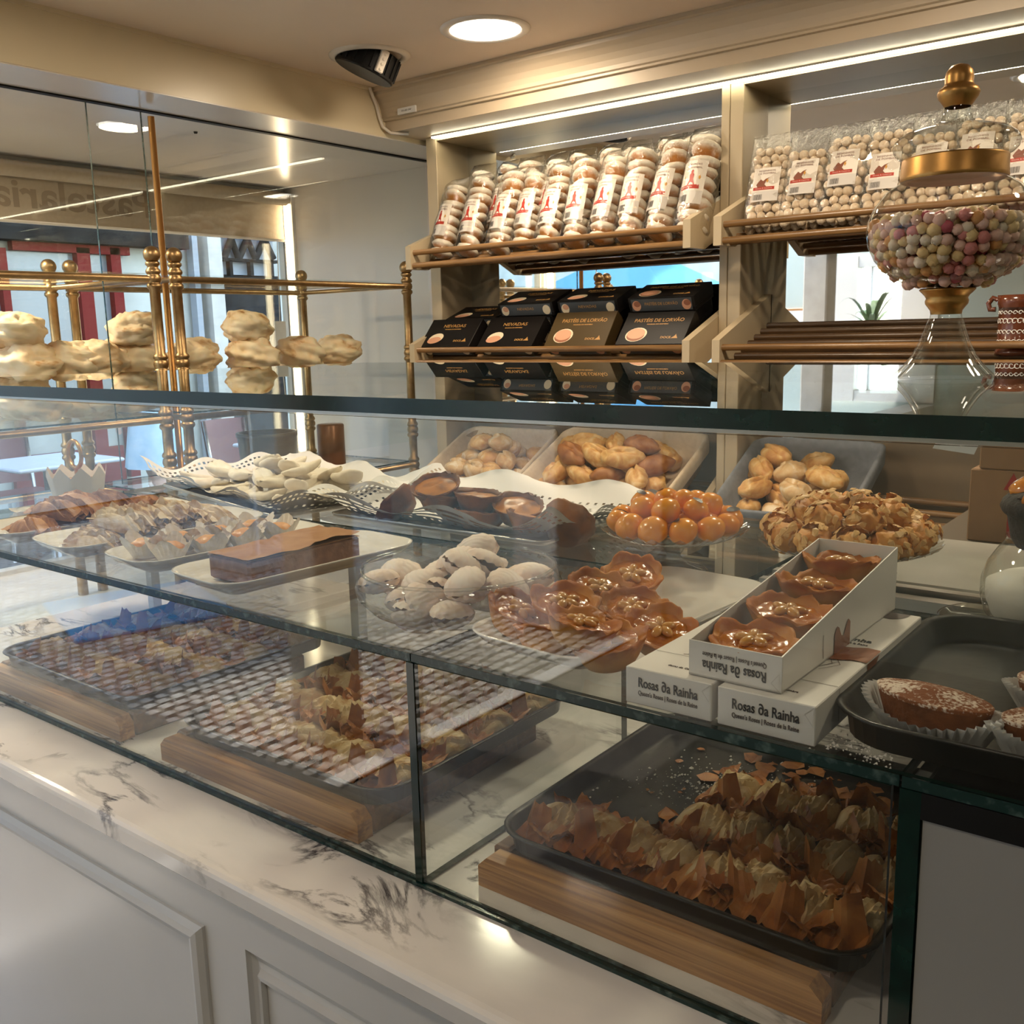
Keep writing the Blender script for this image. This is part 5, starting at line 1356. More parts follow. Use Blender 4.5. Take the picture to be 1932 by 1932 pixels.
for ring, n, z in ((.084, 12, .010), (.044, 6, .012), (.052, 7, .032), (.015, 2, .040)):
    for i in range(n):
        a = 2 * PI * i / n + ring * 17; me, fl = NG[k % 5]
        t = thing('almond_pastry', 'flaked almond pastry heaped on the footed glass stand', 'pastry', (p2.x + ring * math.cos(a), 1.20 + ring * math.sin(a), p2.z + z), (rnd.uniform(-.5, .5), rnd.uniform(-.5, .5), rnd.uniform(0, 6)), 'almond pastries on the second stand')
        link('body', me, t); o = link('almond_flakes', fl, t); o['kind'] = 'stuff'; k += 1

# ------------------------------------------------------------------ doily trays with tartlets and white biscuits
M['doily'] = mat('lace_paper', (.70, .68, .66), .7)
def doily_tray(x0, x1, y0, y1, z, label, lab2, seed, rz=0.0):
    w, d = x1 - x0, y1 - y0
    t = dish(w, d, .02, [(.01, 0), (.002, .004), (0, .009), (.003, .010), (.010, .0055), (.03, .005)]).build('serving_tray', M['steel'], loc=up(((x0 + x1) / 2, (y0 + y1) / 2, z)), rot=(0, 0, rz)); tag(t, label, 'tray')
    b = MB(); off = Vector((seed, 0, 0)); e = .03
    NX, NY = 96, 64; W, D = w + 2 * e, d + 2 * e; holes = set()
    def pos(i, j):
        x = -W / 2 + W * i / NX; y = -D / 2 + D * j / NY
        ox = max(0, abs(x) - (w / 2 - .035)); oy = max(0, abs(y) - (d / 2 - .035)); o2 = math.hypot(ox, oy)
        sc = .004 * abs(math.sin(i * .39)) if j in (0, NY) else 0
        return (x, y + (sc if j == 0 else -sc), .0068 + .55 * o2 + .010 * o2 / .06 * math.sin((x + y * 1.7) * 26 + seed) + .006 * o2 / .06 * noise.noise(Vector((x * 9, y * 9, seed))))
    vs = [pos(i, j) for i in range(NX + 1) for j in range(NY + 1)]; fs = []
    for i in range(NX):
        for j in range(NY):
            m = min(i, NX - 1 - i, j, NY - 1 - j)
            if m in (2, 4, 6, 8, 11) and (i * 2 + j) % (2 if m < 8 else 3) == 0 and (i % 12) not in (5, 6): continue
            if m in (13, 14) and (i + j) % 4 == 0: continue
            a = i * (NY + 1) + j; fs.append((a, a + NY + 1, a + NY + 2, a + 1))
    b.add(vs, fs, 0, True)
    o = b.build('doily', M['doily'], loc=up(((x0 + x1) / 2, (y0 + y1) / 2, z)), rot=(0, 0, rz)); tag(o, lab2, 'doily')
doily_tray(-1.345, -.855, 1.18, 1.50, ZS, 'low steel tray with dark custard tartlets, beside the orange sweets', 'white lace paper doily under the dark custard tartlets', 2)
doily_tray(-1.93, -1.37, 1.165, 1.475, ZS, 'low steel tray with white folded biscuits, near the window display', 'white lace paper doily under the white folded biscuits', 5, -.22)
M['dark_crust'] = mat('dark_tart_crust', (.23, .075, .015), .55, col2=(.10, .028, .007), scale=30, bump=.5, bscale=50)
M['custard'] = mat('baked_custard', (.42, .16, .018), .35, col2=(.10, .030, .006), scale=24, ramp=(.45, .66), bump=.3)
def tartlet(seed):
    b = MB(); off = Vector((seed * 2.9, 5, 0))
    prof = [(.0005, 0), (.60, 0), (.78, .4), (.92, .8), (1.0, 1.02), (.97, 1.06), (.90, .96), (.86, .84)]
    def f(u, v):
        a = 2 * PI * u; i = min(int(v * 7 + 1e-6), 6); t = v * 7 - i; r, z = [prof[i][k] * (1 - t) + prof[i + 1][k] * t for k in range(2)]
        n = fbm(Vector((math.cos(a) * 2, math.sin(a) * 2, v * 3)) + off, 1.4, 3)
        return (.044 * r * (1 + .22 * n * (r > .3)) * math.cos(a), .044 * r * (1 + .22 * n * (r > .3)) * math.sin(a), max(0, .030 * z * (1 + .2 * n)))
    b.grid(f, 34, 15, wrap_u=True); c = b.mesh('crust', M['dark_crust'])
    b = MB(); b.grid(lambda u, v: (.040 * v * math.cos(2 * PI * u), .040 * v * math.sin(2 * PI * u), .0245 + .004 * (1 - v * v) + .0025 * noise.noise(Vector((math.cos(6.28 * u) * v * 3, math.sin(6.28 * u) * v * 3, seed)))), 22, 6, wrap_u=True)
    return c, b.mesh('custard', M['custard'])
TL = [tartlet(i) for i in range(3)]
def ztp(px, py, dz, rx, ry, label, k):
    p = P(px, py, 'Z', ZS + .012 + dz); t = thing('custard_tartlet', label, 'tartlet', (p.x, p.y, ZS + .012 + dz - .012), (rx, ry, k * 1.1), 'dark custard tartlets on the doily')
    link('crust', TL[k % 3][0], t); link('custard', TL[k % 3][1], t)
ztp(765, 957, .016, .2, -.9, 'dark tartlet tipped on its side at the window end of the doily', 0)
ztp(830, 950, .030, .05, .1, 'dark tartlet in the upper layer nearest the window', 1)
ztp(900, 950, .032, .1, 0, 'dark tartlet in the upper layer beside its neighbour, fully round', 2)
ztp(827, 930, .046, .35, .1, 'dark tartlet perched highest at the back of the pile', 0)
ztp(870, 975, .006, .05, .1, 'dark tartlet in the lower layer at the front, half hidden', 1)
ztp(905, 985, .006, .1, .1, 'dark tartlet with bright custard at the front of the lower layer', 2)
ztp(975, 968, .018, .2, .25, 'dark tartlet leaning at the orange sweets side of the pile', 0)
ztp(1000, 992, .006, .05, .2, 'dark tartlet at the front corner of the pile', 1)
ztp(1062, 993, .016, .3, 1.15, 'dark tartlet standing on its edge, side towards the glass', 2)
M['sugar_biscuit'] = mat('sugared_biscuit', (.78, .71, .60), .75, col2=(.70, .61, .48), scale=45, bump=.3)
def fold_biscuit(seed):
    b = MB(); off = Vector((seed * 3.1, 0, 0))
    def f(u, v):
        a = 2 * PI * u; r = abs(math.cos(a)) ** 1.4 * .25 + .75; z = math.sin(PI * (v - .5)); c = math.cos(PI * (v - .5)) ** .6 if abs(v - .5) < .5 else 0
        n = fbm(Vector((math.cos(a) * c * 2, math.sin(a) * c * 2, z)) + off, 1.3, 2)
        x = .050 * r * c * math.cos(a); y = .031 * r * c * math.sin(a)
        return (x, y * (1 + .15 * n), .010 * z * (1 + .3 * n) + .010 * (x / .05) ** 2 - .006 * math.exp(-(y / .006) ** 2) * (z > 0))
    b.grid(f, 26, 11, wrap_u=True); return b.mesh('folded_biscuit', M['sugar_biscuit'])
FB = [fold_biscuit(i) for i in range(4)]; rnd = random.Random(14); k = 0
for (nx, ny, zz, xa, xb, ya, yb) in ((7, 3, .020, -.20, .20, -.10, .09), (6, 2, .042, -.14, .18, -.07, .05), (4, 1, .062, -.06, .13, -.01, -.01)):
    for i in range(nx):
        for j in range(ny):
            x = xa + (xb - xa) * i / (nx - 1) + rnd.uniform(-.014, .014); y = ya + ((yb - ya) * j / (ny - 1) if ny > 1 else 0) + rnd.uniform(-.012, .012)
            x, y = -1.65 + x * math.cos(.22) + y * math.sin(.22), 1.32 - x * math.sin(.22) + y * math.cos(.22)
            o = link('white_biscuit', FB[k % 4], None, up((x, y, ZS + zz)), (rnd.uniform(-.35, .35), rnd.uniform(-.3, .3), rnd.uniform(0, 6.28)), rnd.uniform(.9, 1.1)); k += 1
            tag(o, 'white sugared folded biscuit heaped on the doily near the window', 'biscuit', 'white biscuits on the doily')

# ------------------------------------------------------------------ plates along the glass towards the window
plate(.165, .34, (-1.075, .885, ZS), -.08, 'white plate with the brown sponge slab')
M['sponge_top'] = mat('sponge_top', (.40, .20, .085), .75, col2=(.32, .14, .055), scale=25, bump=.4)
M['sponge_side'] = mat('sponge_crumb', (.16, .085, .07), .9, col2=(.24, .13, .10), scale=70, bump=.7, bscale=90)
t = thing('sponge_slab', 'long slab of brown sponge cake with a tan top on a white plate', 'cake', (-1.068, .760, ZS + .009), (0, 0, -.02))
b = MB()
def sl(u, v):
    return (-.045 + .09 * u, .195 * v, .036 + .003 * noise.noise(Vector((u * 3, v * 6, 1))) + (.004 if v > .55 else 0))
b.box((-.045, 0, 0), (.045, .195, .034), bev=.004); b.build('crumb', M['sponge_side'], t)
b = MB(); b.grid(sl, 10, 22); b.grid(lambda u, v: (sl(u, v)[0], sl(u, v)[1], .0335), 10, 22); b.build('top_crust', M['sponge_top'], t)
plate(.15, .33, (-1.268, .892, ZS), -.10, 'white plate of small orange filled cups in paper')
M['case_paper'] = mat('rice_paper', (.72, .66, .58), .7)
M['orange_fill'] = mat('orange_filling', (.62, .30, .08), .4, col2=(.55, .22, .05), scale=50, bump=.4)
def paper_cup(seed):
    b = MB(); r = random.Random(seed)
    def f(u, v):
        a = 2 * PI * u; q = .5 + .5 * math.cos(4 * a + seed); rr = .017 + .017 * v * (.75 + .35 * q) + .0012 * math.sin(a * 26) * v
        return (rr * math.cos(a), rr * math.sin(a), .032 * v * (.65 + .5 * q))
    b.grid(f, 78, 6, wrap_u=True); c = b.mesh('paper_cup', M['case_paper'])
    b = MB(); b.ball((0, 0, .016), .021, 14, 8, sc=(1, 1, .6), fn=lambda d: 1 + .25 * fbm(d, 2.2 + seed * .1, 3)); return c, b.mesh('filling', M['orange_fill'])
PC = [paper_cup(i) for i in range(3)]
for k, (dx, dy) in enumerate(((-.030, -.105), (.026, -.098), (-.028, -.045), (.030, -.038), (-.024, .015), (.030, .022), (-.022, .075), (.032, .082))):
    t = thing('filled_cup', 'small orange filled cup in white paper on the plate beside the sponge slab', 'cake', (-1.268 + dx + dy * .1, .892 + dy, ZS + .0095), (0, 0, k), 'orange filled cups on the plate')
    link('paper_cup', PC[k % 3][0], t); link('filling', PC[k % 3][1], t)
plate(.165, .36, (-1.462, .90, ZS), -.12, 'white plate of pale floury turnovers')
plate(.165, .36, (-1.655, .90, ZS), -.12, 'white plate of browned turnovers at the window end of the case')
M['turnover_pale'] = phyllo_mat('floury_turnover', (.64, .53, .40), (.56, .42, .27), (.36, .20, .10))
M['turnover_dark'] = phyllo_mat('browned_turnover', (.46, .23, .08), (.36, .15, .045), (.19, .065, .02))
def long_piece(seed, m):
    me = roll_body(seed, .125, .052, .030); me.name = 'turnover'; me.materials.clear(); me.materials.append(m); return me
def recolour(me, m):
    c = me.copy(); c.materials.clear(); c.materials.append(m); return c
ENDS_L = [[recolour(ENDS[i], M['turnover_pale']) for i in range(3)], [recolour(ENDS[i + 3], M['turnover_dark']) for i in range(3)]]
TO = [long_piece(i + 11, M['turnover_pale']) for i in range(3)]; TD = [long_piece(i + 21, M['turnover_dark']) for i in range(3)]
for g, (cx, ms, lab, grp) in enumerate(((-1.462, TO, 'pale floury turnover on the plate nearer the fruit cups', 'pale turnovers on the plate'), (-1.655, TD, 'browned turnover on the plate at the window end of the case', 'browned turnovers on the plate'))):
    for k in range(9):
        lay = k // 6; j = k % 6
        t = thing('turnover', lab, 'pastry', (cx + .01 * (-1) ** k - (.004 * j - .01), .785 + j * .046 + lay * .05, ZS + .0075 + lay * .024), (random.uniform(-.12, .12), random.uniform(-.1, .1), PI / 2 + random.uniform(-.2, .25) + .15), grp); t.scale = (random.uniform(.92, 1.05),) * 3
        link('body', ms[k % 3], t)
        for q, rz in ((-.052, PI), (.052, 0)):
            link('end_fold', ENDS_L[g][(k + (q > 0)) % 3], t, (0, q, 0), (0, 0, rz), (.9, .6, .55))
# crown shaped paper case with a ring, standing behind the turnovers
t = thing('crown_case', 'white paper crown case with a golden ring at the window end of the shelf', 'cake case', (-1.94, 1.03, ZS))
b = MB(); b.grid(lambda u, v: ((.046 + .012 * v) * math.cos(2 * PI * u), (.046 + .012 * v) * math.sin(2 * PI * u), (.055 + .022 * (1 - 2 * abs(((u * 9) % 1) - .5)) * 1.0) * v), 91, 5, wrap_u=True); b.build('paper_crown', M['case_paper'], t)
b = MB(); b.lathe([(.0005, .050), (.045, .046), (.047, .0)], 30); b.build('cake', M['sponge_top'], t)
b = MB(); b.tube([(0, 0, .048), (0, 0, .072)], .004); b.tube([(.026 * math.cos(q), 0, .099 + .028 * math.sin(q)) for q in [2 * PI * k / 24 for k in range(25)]], .0045, 0, 8, cap=False); b.build('ring_handle', M['gold'], t)
# ------------------------------------------------------------------ tray of oval cakes on the shelf by the grey panel
tray(.40, .335, (-.052, .893, ZS + .0005), 'wide black baking tray on the shelf above the grey panel', .05)
M['cake_brown'] = mat('brown_oval_cake', (.20, .06, .014), .75, col2=(.13, .038, .009), scale=60, bump=.7, bscale=110)
def dusted():
    m, nt, bs = nodes('sugared_cake_top'); bs.inputs['Roughness'].default_value = .8
    tc = nt.nodes.new('ShaderNodeTexCoord'); n = nt.nodes.new('ShaderNodeTexNoise'); n.inputs['Scale'].default_value = 340; n.inputs['Detail'].default_value = 4; nt.links.new(tc.outputs['Object'], n.inputs[0])
    n2 = nt.nodes.new('ShaderNodeTexNoise'); n2.inputs['Scale'].default_value = 35; nt.links.new(tc.outputs['Object'], n2.inputs[0])
    ad = nt.nodes.new('ShaderNodeMath'); ad.operation = 'MULTIPLY_ADD'; ad.inputs[1].default_value = .8; nt.links.new(n2.outputs[0], ad.inputs[0]); nt.links.new(n.outputs[0], ad.inputs[2])
    r = nt.nodes.new('ShaderNodeValToRGB'); r.color_ramp.elements[0].position = .82; r.color_ramp.elements[1].position = 1.04; r.color_ramp.elements[0].color = (.20, .06, .014, 1); r.color_ramp.elements[1].color = (.70, .58, .48, 1)
    nt.links.new(ad.outputs[0], r.inputs[0]); nt.links.new(r.outputs[0], bs.inputs['Base Color'])
    bp = nt.nodes.new('ShaderNodeBump'); bp.inputs['Strength'].default_value = .6; bp.inputs['Distance'].default_value = .002; nt.links.new(n.outputs[0], bp.inputs['Height']); nt.links.new(bp.outputs[0], bs.inputs['Normal'])
    return m
M['cake_dusted'] = dusted()
def oval_cake(x, y, rz, label, s=1.0):
    t = thing('oval_cake', label, 'cake', (x, y, ZS + .0045), (0, 0, rz), 'sugared oval cakes in pleated paper'); t.scale = (s, s, s)
    b = MB(); NP = 42
    def f(u, v):
        a = 2 * PI * u; k = 1 + .045 * (1 if int(round(u * NP * 2)) % 2 else -1) * (.4 + v)
        rx, ry = .039 + .016 * v, .020 + .016 * v
        return (rx * k * math.cos(a), ry * k * math.sin(a), .0008 + .026 * v + .005 * v * math.cos(2 * a))
    b.grid(f, NP * 2, 4, wrap_u=True, sm=False); b.add([(.038 * math.cos(2 * PI * i / 24), .019 * math.sin(2 * PI * i / 24), .0006) for i in range(24)], [tuple(range(24))]); b.build('paper_case', M['paper'], t)
    b = MB(); off = Vector((x * 50, 0, 0))
    def g(u, v):
        a = 2 * PI * u; rr = 1 if v < .45 else max(0, 1 - ((v - .45) / .55) ** 2.2) ; z = .006 + .030 * min(1, v / .45) + (.006 * (1 - rr) if v > .45 else 0)
        n = 1 + .035 * noise.noise(Vector((math.cos(a) * 3, math.sin(a) * 3, v * 3)) + off) + .012 * math.sin(a * 30) * (v < .5)
        q = .82 + .18 * min(1, v / .45)
        return (.046 * rr * q * n * math.cos(a), .0235 * rr * q * n * math.sin(a), z)
    b.grid(g, 60, 16, wrap_u=True)
    b.m = [1 if (i % 15) >= 6 else 0 for i in range(len(b.m))]; b.build('cake', [M['cake_brown'], M['cake_dusted']], t)
q = P(1752, 1386, 'Z', ZS + .01); oval_cake(q.x, q.y + .008, -.22, 'sugar dusted oval cake in a white pleated paper case alone at the tray corner')
q = P(1996, 1420, 'Z', ZS + .01); oval_cake(q.x, q.y, .7, 'sugar dusted oval cake in pleated paper cut by the picture edge, front of the tray', .95)
q = P(2012, 1345, 'Z', ZS + .01); oval_cake(q.x, q.y + .01, .7, 'sugar dusted oval cake in pleated paper at the picture edge, behind its neighbour', .95)

# ------------------------------------------------------------------ flat glass plate, sugar jar with dark cakes
q = P(1842, 1192, 'Z', ZS); b = MB(); b.lathe([(.0005, .001), (.062, .001), (.068, .004), (.069, .0065), (.066, .0065), (.060, .003), (.0005, .003)], 44)
o = b.build('glass_saucer', M['pressed'], loc=up((q.x + .02, 1.135, ZS))); tag(o, 'flat clear glass saucer half under the black tray', 'saucer')
JX, JY = -.163, 1.140
jr = thing('sugar_jar', 'round glass jar half full of white sugar with a dark cake on its mouth', 'jar', (JX, JY, ZS)); jr.scale = (.88, .88, .74)
b = MB(); b.lathe([(.0005, .002), (.045, .002), (.058, .006), (.070, .022), (.076, .048), (.076, .072), (.070, .096), (.060, .116), (.052, .128), (.050, .136), (.052, .138)], 48); b.build('glass', M['blown'], jr)
b = MB(); b.lathe([(.0005, .006), (.050, .006), (.062, .020), (.070, .046), (.070, .068), (.055, .078), (.03, .082), (.0005, .080)], 40); b.build('sugar', M['sugar'], jr)
M['choc'] = mat('dark_chocolate_cake', (.012, .008, .007), .75, col2=(.03, .018, .013), scale=80, bump=.8, bscale=120)
M['orange_slice'] = mat('candied_orange', (.74, .27, .015), .1, col2=(.62, .18, .008), scale=30, coat=.7, sss=.2)
t = thing('chocolate_cake', 'dark chocolate cake topped with candied orange resting on the sugar jar', 'cake', (JX, JY, ZS + .139 * .74 + .013)); t.scale = (.88, .88, .92)
b = MB(); b.ball((0, 0, .020), .060, 24, 12, sc=(1, 1, .42), fn=lambda d: 1 + .10 * fbm(d, 3.0, 3)); b.lathe([(.040, -.028), (.046, -.018), (.050, .0), (.052, .012)], 28); b.lathe([(.0005, -.028), (.040, -.028)], 28); b.build('cake', M['choc'], t)
b = MB()
for k in range(60):
    a, r = random.uniform(0, 6.28), random.uniform(.03, .058); b.box((-.004, -.0008, -.0008), (.004, .0008, .0008), M=Matrix.Translation((r * math.cos(a), r * math.sin(a), .040 - (r / .06) ** 3 * .012)) @ Euler((0, random.uniform(-.6, .6), random.uniform(0, 6))).to_matrix().to_4x4())
o = b.build('chocolate_strands', M['choc'], t); o['kind'] = 'stuff'
for k, (x, y, z, rx, ry) in enumerate(((-.022, -.010, .046, .3, -.3), (.018, -.020, .048, .4, .2), (.0, .022, .050, -.2, .1), (-.005, -.032, .036, .8, 0))):
    b = MB(); b.ball((0, 0, 0), 1.0, 16, 9, sc=(.030, .021, .011), fn=lambda d: 1 + .14 * fbm(d, 1.8 + k * .3, 2)); link('orange_slice', b.mesh('orange_slice', M['orange_slice']), t, (x, y, z), (rx, ry, k * 1.3))

# ------------------------------------------------------------------ footed candy jar on the glass top
CJ = Vector((-.280, 1.129, ZT + .0005)); K = 1 / 1736.0
def zz(z): return z - ZT
M['neck'] = mat('mauve_neck_glass', (.36, .30, .26), .25)
cj = thing('candy_jar', 'tall footed glass candy jar with gold collars and gold knob on the glass top', 'jar', CJ)
px = lambda w: w * K
b = MB(); b.lathe([(px(88), .0015), (px(89), .0035), (px(86), .006), (px(70), .015), (px(56), .026), (px(44), .040), (px(36), .053), (px(31), .062), (px(28), .0655), (px(27), .070)], 48)
b.lathe([(px(80), .0015), (px(60), .014), (px(44), .029), (px(32), .048), (px(24), .062)], 48); b.build('foot', M['blown'], cj)
b = MB(); b.lathe([(px(27), .069), (px(28), .073), (px(33), .077), (px(37), .080), (px(38), .083), (px(36), .086), (px(39), .089), (px(47), .0935), (px(49), .095), (px(46), .0965), (.0005, .0965)], 40); b.build('lower_collar', M['gold'], cj)
bowl = [(.004, .0975), (px(50), .0985), (px(80), .1035), (px(108), .113), (px(130), .127), (px(143), .143), (px(147), .156), (px(145), .168), (px(135), .182), (px(117), .196), (px(98), .2035), (px(89), .2065), (px(86), .2155)]
b = MB(); b.lathe(bowl, 64); b.build('bowl', M['blown'], cj)
b = MB(); b.lathe([(px(90.5), .2070), (px(92), .2085), (px(91), .211), (px(90), .228), (px(89), .2295), (px(87), .2295)], 48); b.lathe([(px(87), .2295), (px(87), .2070), (px(90.5), .2070)], 48, mi=1); b.build('upper_collar', [M['gold'], M['neck']], cj)
lid = MB(); lid.lathe([(px(88), .2300), (px(96), .2315), (px(104), .236), (px(107), .242), (px(103), .248), (px(88), .2545), (px(60), .2595), (px(36), .2625), (px(27), .2665), (px(24), .272), (px(23), .2795)], 56); lid.build('lid', M['blown'], cj)
b = MB(); b.lathe([(px(22), .279), (px(26), .2825), (px(33), .288), (px(36), .2925), (px(33), .297), (px(26), .2995), (px(24), .302), (px(24.5), .308), (px(22), .314), (px(15), .319), (.0005, .3215)], 36); b.build('knob', M['gold'], cj)
# candies: the layer seen against the glass one by one, the rest of the fill as one heap
CC = [('pink', (.68, .25, .24)), ('pale pink', (.78, .50, .42)), ('yellow', (.82, .60, .30)), ('white', (.80, .68, .55)), ('orange', (.70, .34, .12)), ('raspberry', (.50, .085, .13))]
def candy_mesh(i):
    m = mat('candy_' + CC[i][0].replace(' ', '_'), CC[i][1], .55, sss=.1, bump=.2, bscale=400)
    b = MB()
    def f(d):
        return 1 + .13 * math.cos(6 * math.atan2(d.y, d.x)) * math.sin(math.acos(max(-1, min(1, d.z)))) ** 2 * math.cos(5 * d.z)
    b.ball((0, 0, 0), .0062, 12, 8, fn=f); return b.mesh('candy', m)
CM = [candy_mesh(i) for i in range(6)]
def bowl_r(z):
    for (r0, z0), (r1, z1) in zip(bowl, bowl[1:]):
        if z0 <= z <= z1: return r0 + (r1 - r0) * (z - z0) / (z1 - z0)
    return 0
rnd = random.Random(77); cand = []; STEP = .0112; z = .1045; row = 0
while z < .163:
    R = bowl_r(z) - .0072
    for lay in range(3):
        r = R - lay * .0108
        if r < .004: continue
        n = max(1, int(2 * PI * r / STEP)); 
        for i in range(n):
            a = 2 * PI * (i + .5 * (row % 2) + .3 * lay) / n + rnd.uniform(-.035, .035); rq = r - rnd.uniform(0, .003)
            cand.append((rq * math.cos(a), rq * math.sin(a), z + rnd.uniform(-.0030, .0030), lay))
    z += .0096; row += 1
top = []
for i in range(-7, 8):
    for j in range(-7, 8):
        x, y = i * .0112 + (j % 2) * .0056, j * .0100
        if math.hypot(x, y) < bowl_r(.166) - .009: top.append((x + rnd.uniform(-.002, .002), y + rnd.uniform(-.002, .002), .167 + .006 * noise.noise(Vector((x * 22, y * 22, 0))) + rnd.uniform(-.001, .002) - .05 * max(0, math.hypot(x, y) - .03), 0))
cand += top
camdir = Vector((-CJ.x, -CJ.y, 0)).normalized()
def vis(c): return (c[3] == 0) * 1.0 + .6 * (Vector((c[0], c[1], 0)).normalized().dot(camdir)) + (.2 if c[2] > .158 else 0)
cand.sort(key=vis, reverse=True)
w = [.16, .30, .24, .20, .06, .04]
heap = MB()
for k, (x, y, z, lay) in enumerate(cand):
    i = rnd.choices(range(6), w)[0]
    cl = noise.noise(Vector((x * 28, y * 28, z * 28)))
    if cl > .30: i = rnd.choice((0, 0, 5, 1))
    elif cl < -.30: i = rnd.choice((2, 2, 3))
    if k < 300:
        o = link('candy', CM[i], None, up((CJ.x + x, CJ.y + y, CJ.z + z)), (rnd.uniform(0, 6), rnd.uniform(0, 6), 0), rnd.uniform(.86, 1.16))
        tag(o, 'small bumpy %s sugar candy ball in the footed glass jar' % CC[i][0], 'candy', CC[i][0] + ' candies in the jar')
    else:
        heap.ball((x, y, z), .0060, 8, 5, mi=i)
o = heap.build('candy_fill', [m.materials[0] for m in CM], loc=up(CJ)); o['kind'] = 'stuff'; tag(o, 'mixed pastel sugar candies filling the inside and back of the footed jar', 'candy')

# brown ornamented mug on the empty middle rack
M['mug'] = mat('brown_glazed_mug', (.13, .035, .014), .2, coat=.5, col2=(.09, .024, .01), scale=30)
t = thing('brown_mug', 'brown glazed mug with white scroll ornament on the empty middle rack', 'mug', (-.535, 2.885, slat_z(-.128, 2.90) - .006))
b = MB(); b.lathe([(.0005, .004), (.050, .004), (.052, .0), (.052, .012), (.048, .018), (.048, .125), (.053, .135), (.053, .158), (.049, .158), (.046, .02), (.0005, .02)], 36); b.build('body', M['mug'], t)
b = MB(); b.tube([(-.050, 0, .146), (-.064, 0, .152), (-.075, 0, .138), (-.070, 0, .122), (-.056, 0, .122)], .007, 0, 8); b.build('handle', M['mug'], t)
b = MB()
for k in range(9):
    a0 = -2.6 + k * .26
    for zc_, r in ((.035, .009), (.062, .007), (.090, .009), (.112, .006)):
        pts = [(.0486 * math.cos(a0 + (r / .05) * math.cos(q) * (1 - q / 9)), .0486 * math.sin(a0 + (r / .05) * math.cos(q) * (1 - q / 9)), zc_ + r * math.sin(q) * (1 - q / 9)) for q in [j * .55 for j in range(12)]]
        b.tube(pts, .0012, 0, 5)
o = b.build('scroll_ornament', M['paper'], t)

# ------------------------------------------------------------------ bread baskets
M['linen'] = mat('linen_cloth', (.62, .50, .36), .85, col2=(.56, .45, .32), scale=60, bump=.3, bscale=90)
M['grey_cloth'] = mat('grey_blue_cloth', (.20, .21, .235), .9, col2=(.165, .175, .20), scale=50, bump=.3, bscale=90)
M['wicker'] = mat('wicker', (.34, .22, .11), .7, col2=(.26, .16, .07), scale=70, bump=.5)
TB = math.radians(27)
def basket(x0, x1, y0, zr0, d, label, lin_m, seed, clab):
    w = x1 - x0; h = .10
    t = thing('bread_basket', label, 'basket', ((x0 + x1) / 2, y0 + h * math.sin(TB), zr0 - h * math.cos(TB)), (TB, 0, 0))
    def rr(s, k, n=10): return rrect(w - 2 * s, d - 2 * s, .05, n)
    b = MB(); out = rr(.014, 0); inn = rr(.020, 0); bo = rr(.04, 0); bi = rr(.046, 0); m = len(out)
    vs = [(p[0], p[1] + d / 2, .0) for p in bo] + [(p[0], p[1] + d / 2, h - .006) for p in out] + [(p[0], p[1] + d / 2, h - .006) for p in inn] + [(p[0], p[1] + d / 2, .006) for p in bi]
    fs = [(k * m + i, k * m + (i + 1) % m, (k + 1) * m + (i + 1) % m, (k + 1) * m + i) for k in range(3) for i in range(m)] + [tuple(range(m - 1, -1, -1)), tuple(range(3 * m, 4 * m))]
    b.add(vs, fs); b.build('body', M['wicker'], t)
    b = MB(); off = Vector((seed, seed * 2, 0)); N = 96
    cuts = [(.010, h - .045), (.006, h - .02), (.004, h + .004), (.010, h + .012), (.018, h + .006), (.030, h - .02), (.048, .016), (.09, .010), (min(w, d) * .45, .009)]
    vs = []
    for k, (s, z) in enumerate(cuts):
        ring = rrect(w - 2 * s, d - 2 * s, max(.01, .055 - s * .4), 23)
        for i, p in enumerate(ring):
            q = Vector((p[0] * 14, p[1] * 14, k * .35)) + off; n1 = noise.noise(q); n2 = noise.noise(q * 2.3)
            amp = .010 if k < 6 else .004
            vs.append((p[0] + amp * n1 * .6, p[1] + d / 2 + amp * n2 * .6, max(.008, z + amp * n1 * (1.4 if k in (0, 2, 3) else .6))))
    m = len(vs) // len(cuts)
    b.add(vs, [(k * m + i, k * m + (i + 1) % m, (k + 1) * m + (i + 1) % m, (k + 1) * m + i) for k in range(len(cuts) - 1) for i in range(m)], 0, True)
    b.add(vs[-m:], [tuple(range(m))], 0, True); b.build('lining_cloth', lin_m, t)
    return t.location.copy(), Euler((TB, 0, 0)).to_matrix()
B1 = basket(-2.64, -2.165, 2.745, -.588, .44, 'linen lined bread basket with small round rolls, by the left upright', M['linen'], 1.3, '')
B2 = basket(-2.150, -1.520, 2.740, -.575, .44, 'linen lined bread basket with long golden rolls, by the middle upright', M['linen'], 4.7, '')
B3 = basket(-1.365, -.915, 2.740, -.572, .44, 'bread basket lined with grey blue cloth, right of the middle upright', M['grey_cloth'], 8.1, '')
def bread_mat(name, c1, c2, c3):
    m = phyllo_mat(name, c3, c2, c1, .5); return m
M['bread_gold'] = bread_mat('golden_bread', (.48, .22, .06), (.62, .36, .12), (.72, .52, .27))
M['bread_flour'] = bread_mat('floury_bread', (.50, .28, .11), (.62, .42, .21), (.74, .62, .45))
M['bread_brown'] = bread_mat('brown_bread', (.22, .075, .02), (.32, .125, .035), (.42, .19, .06))
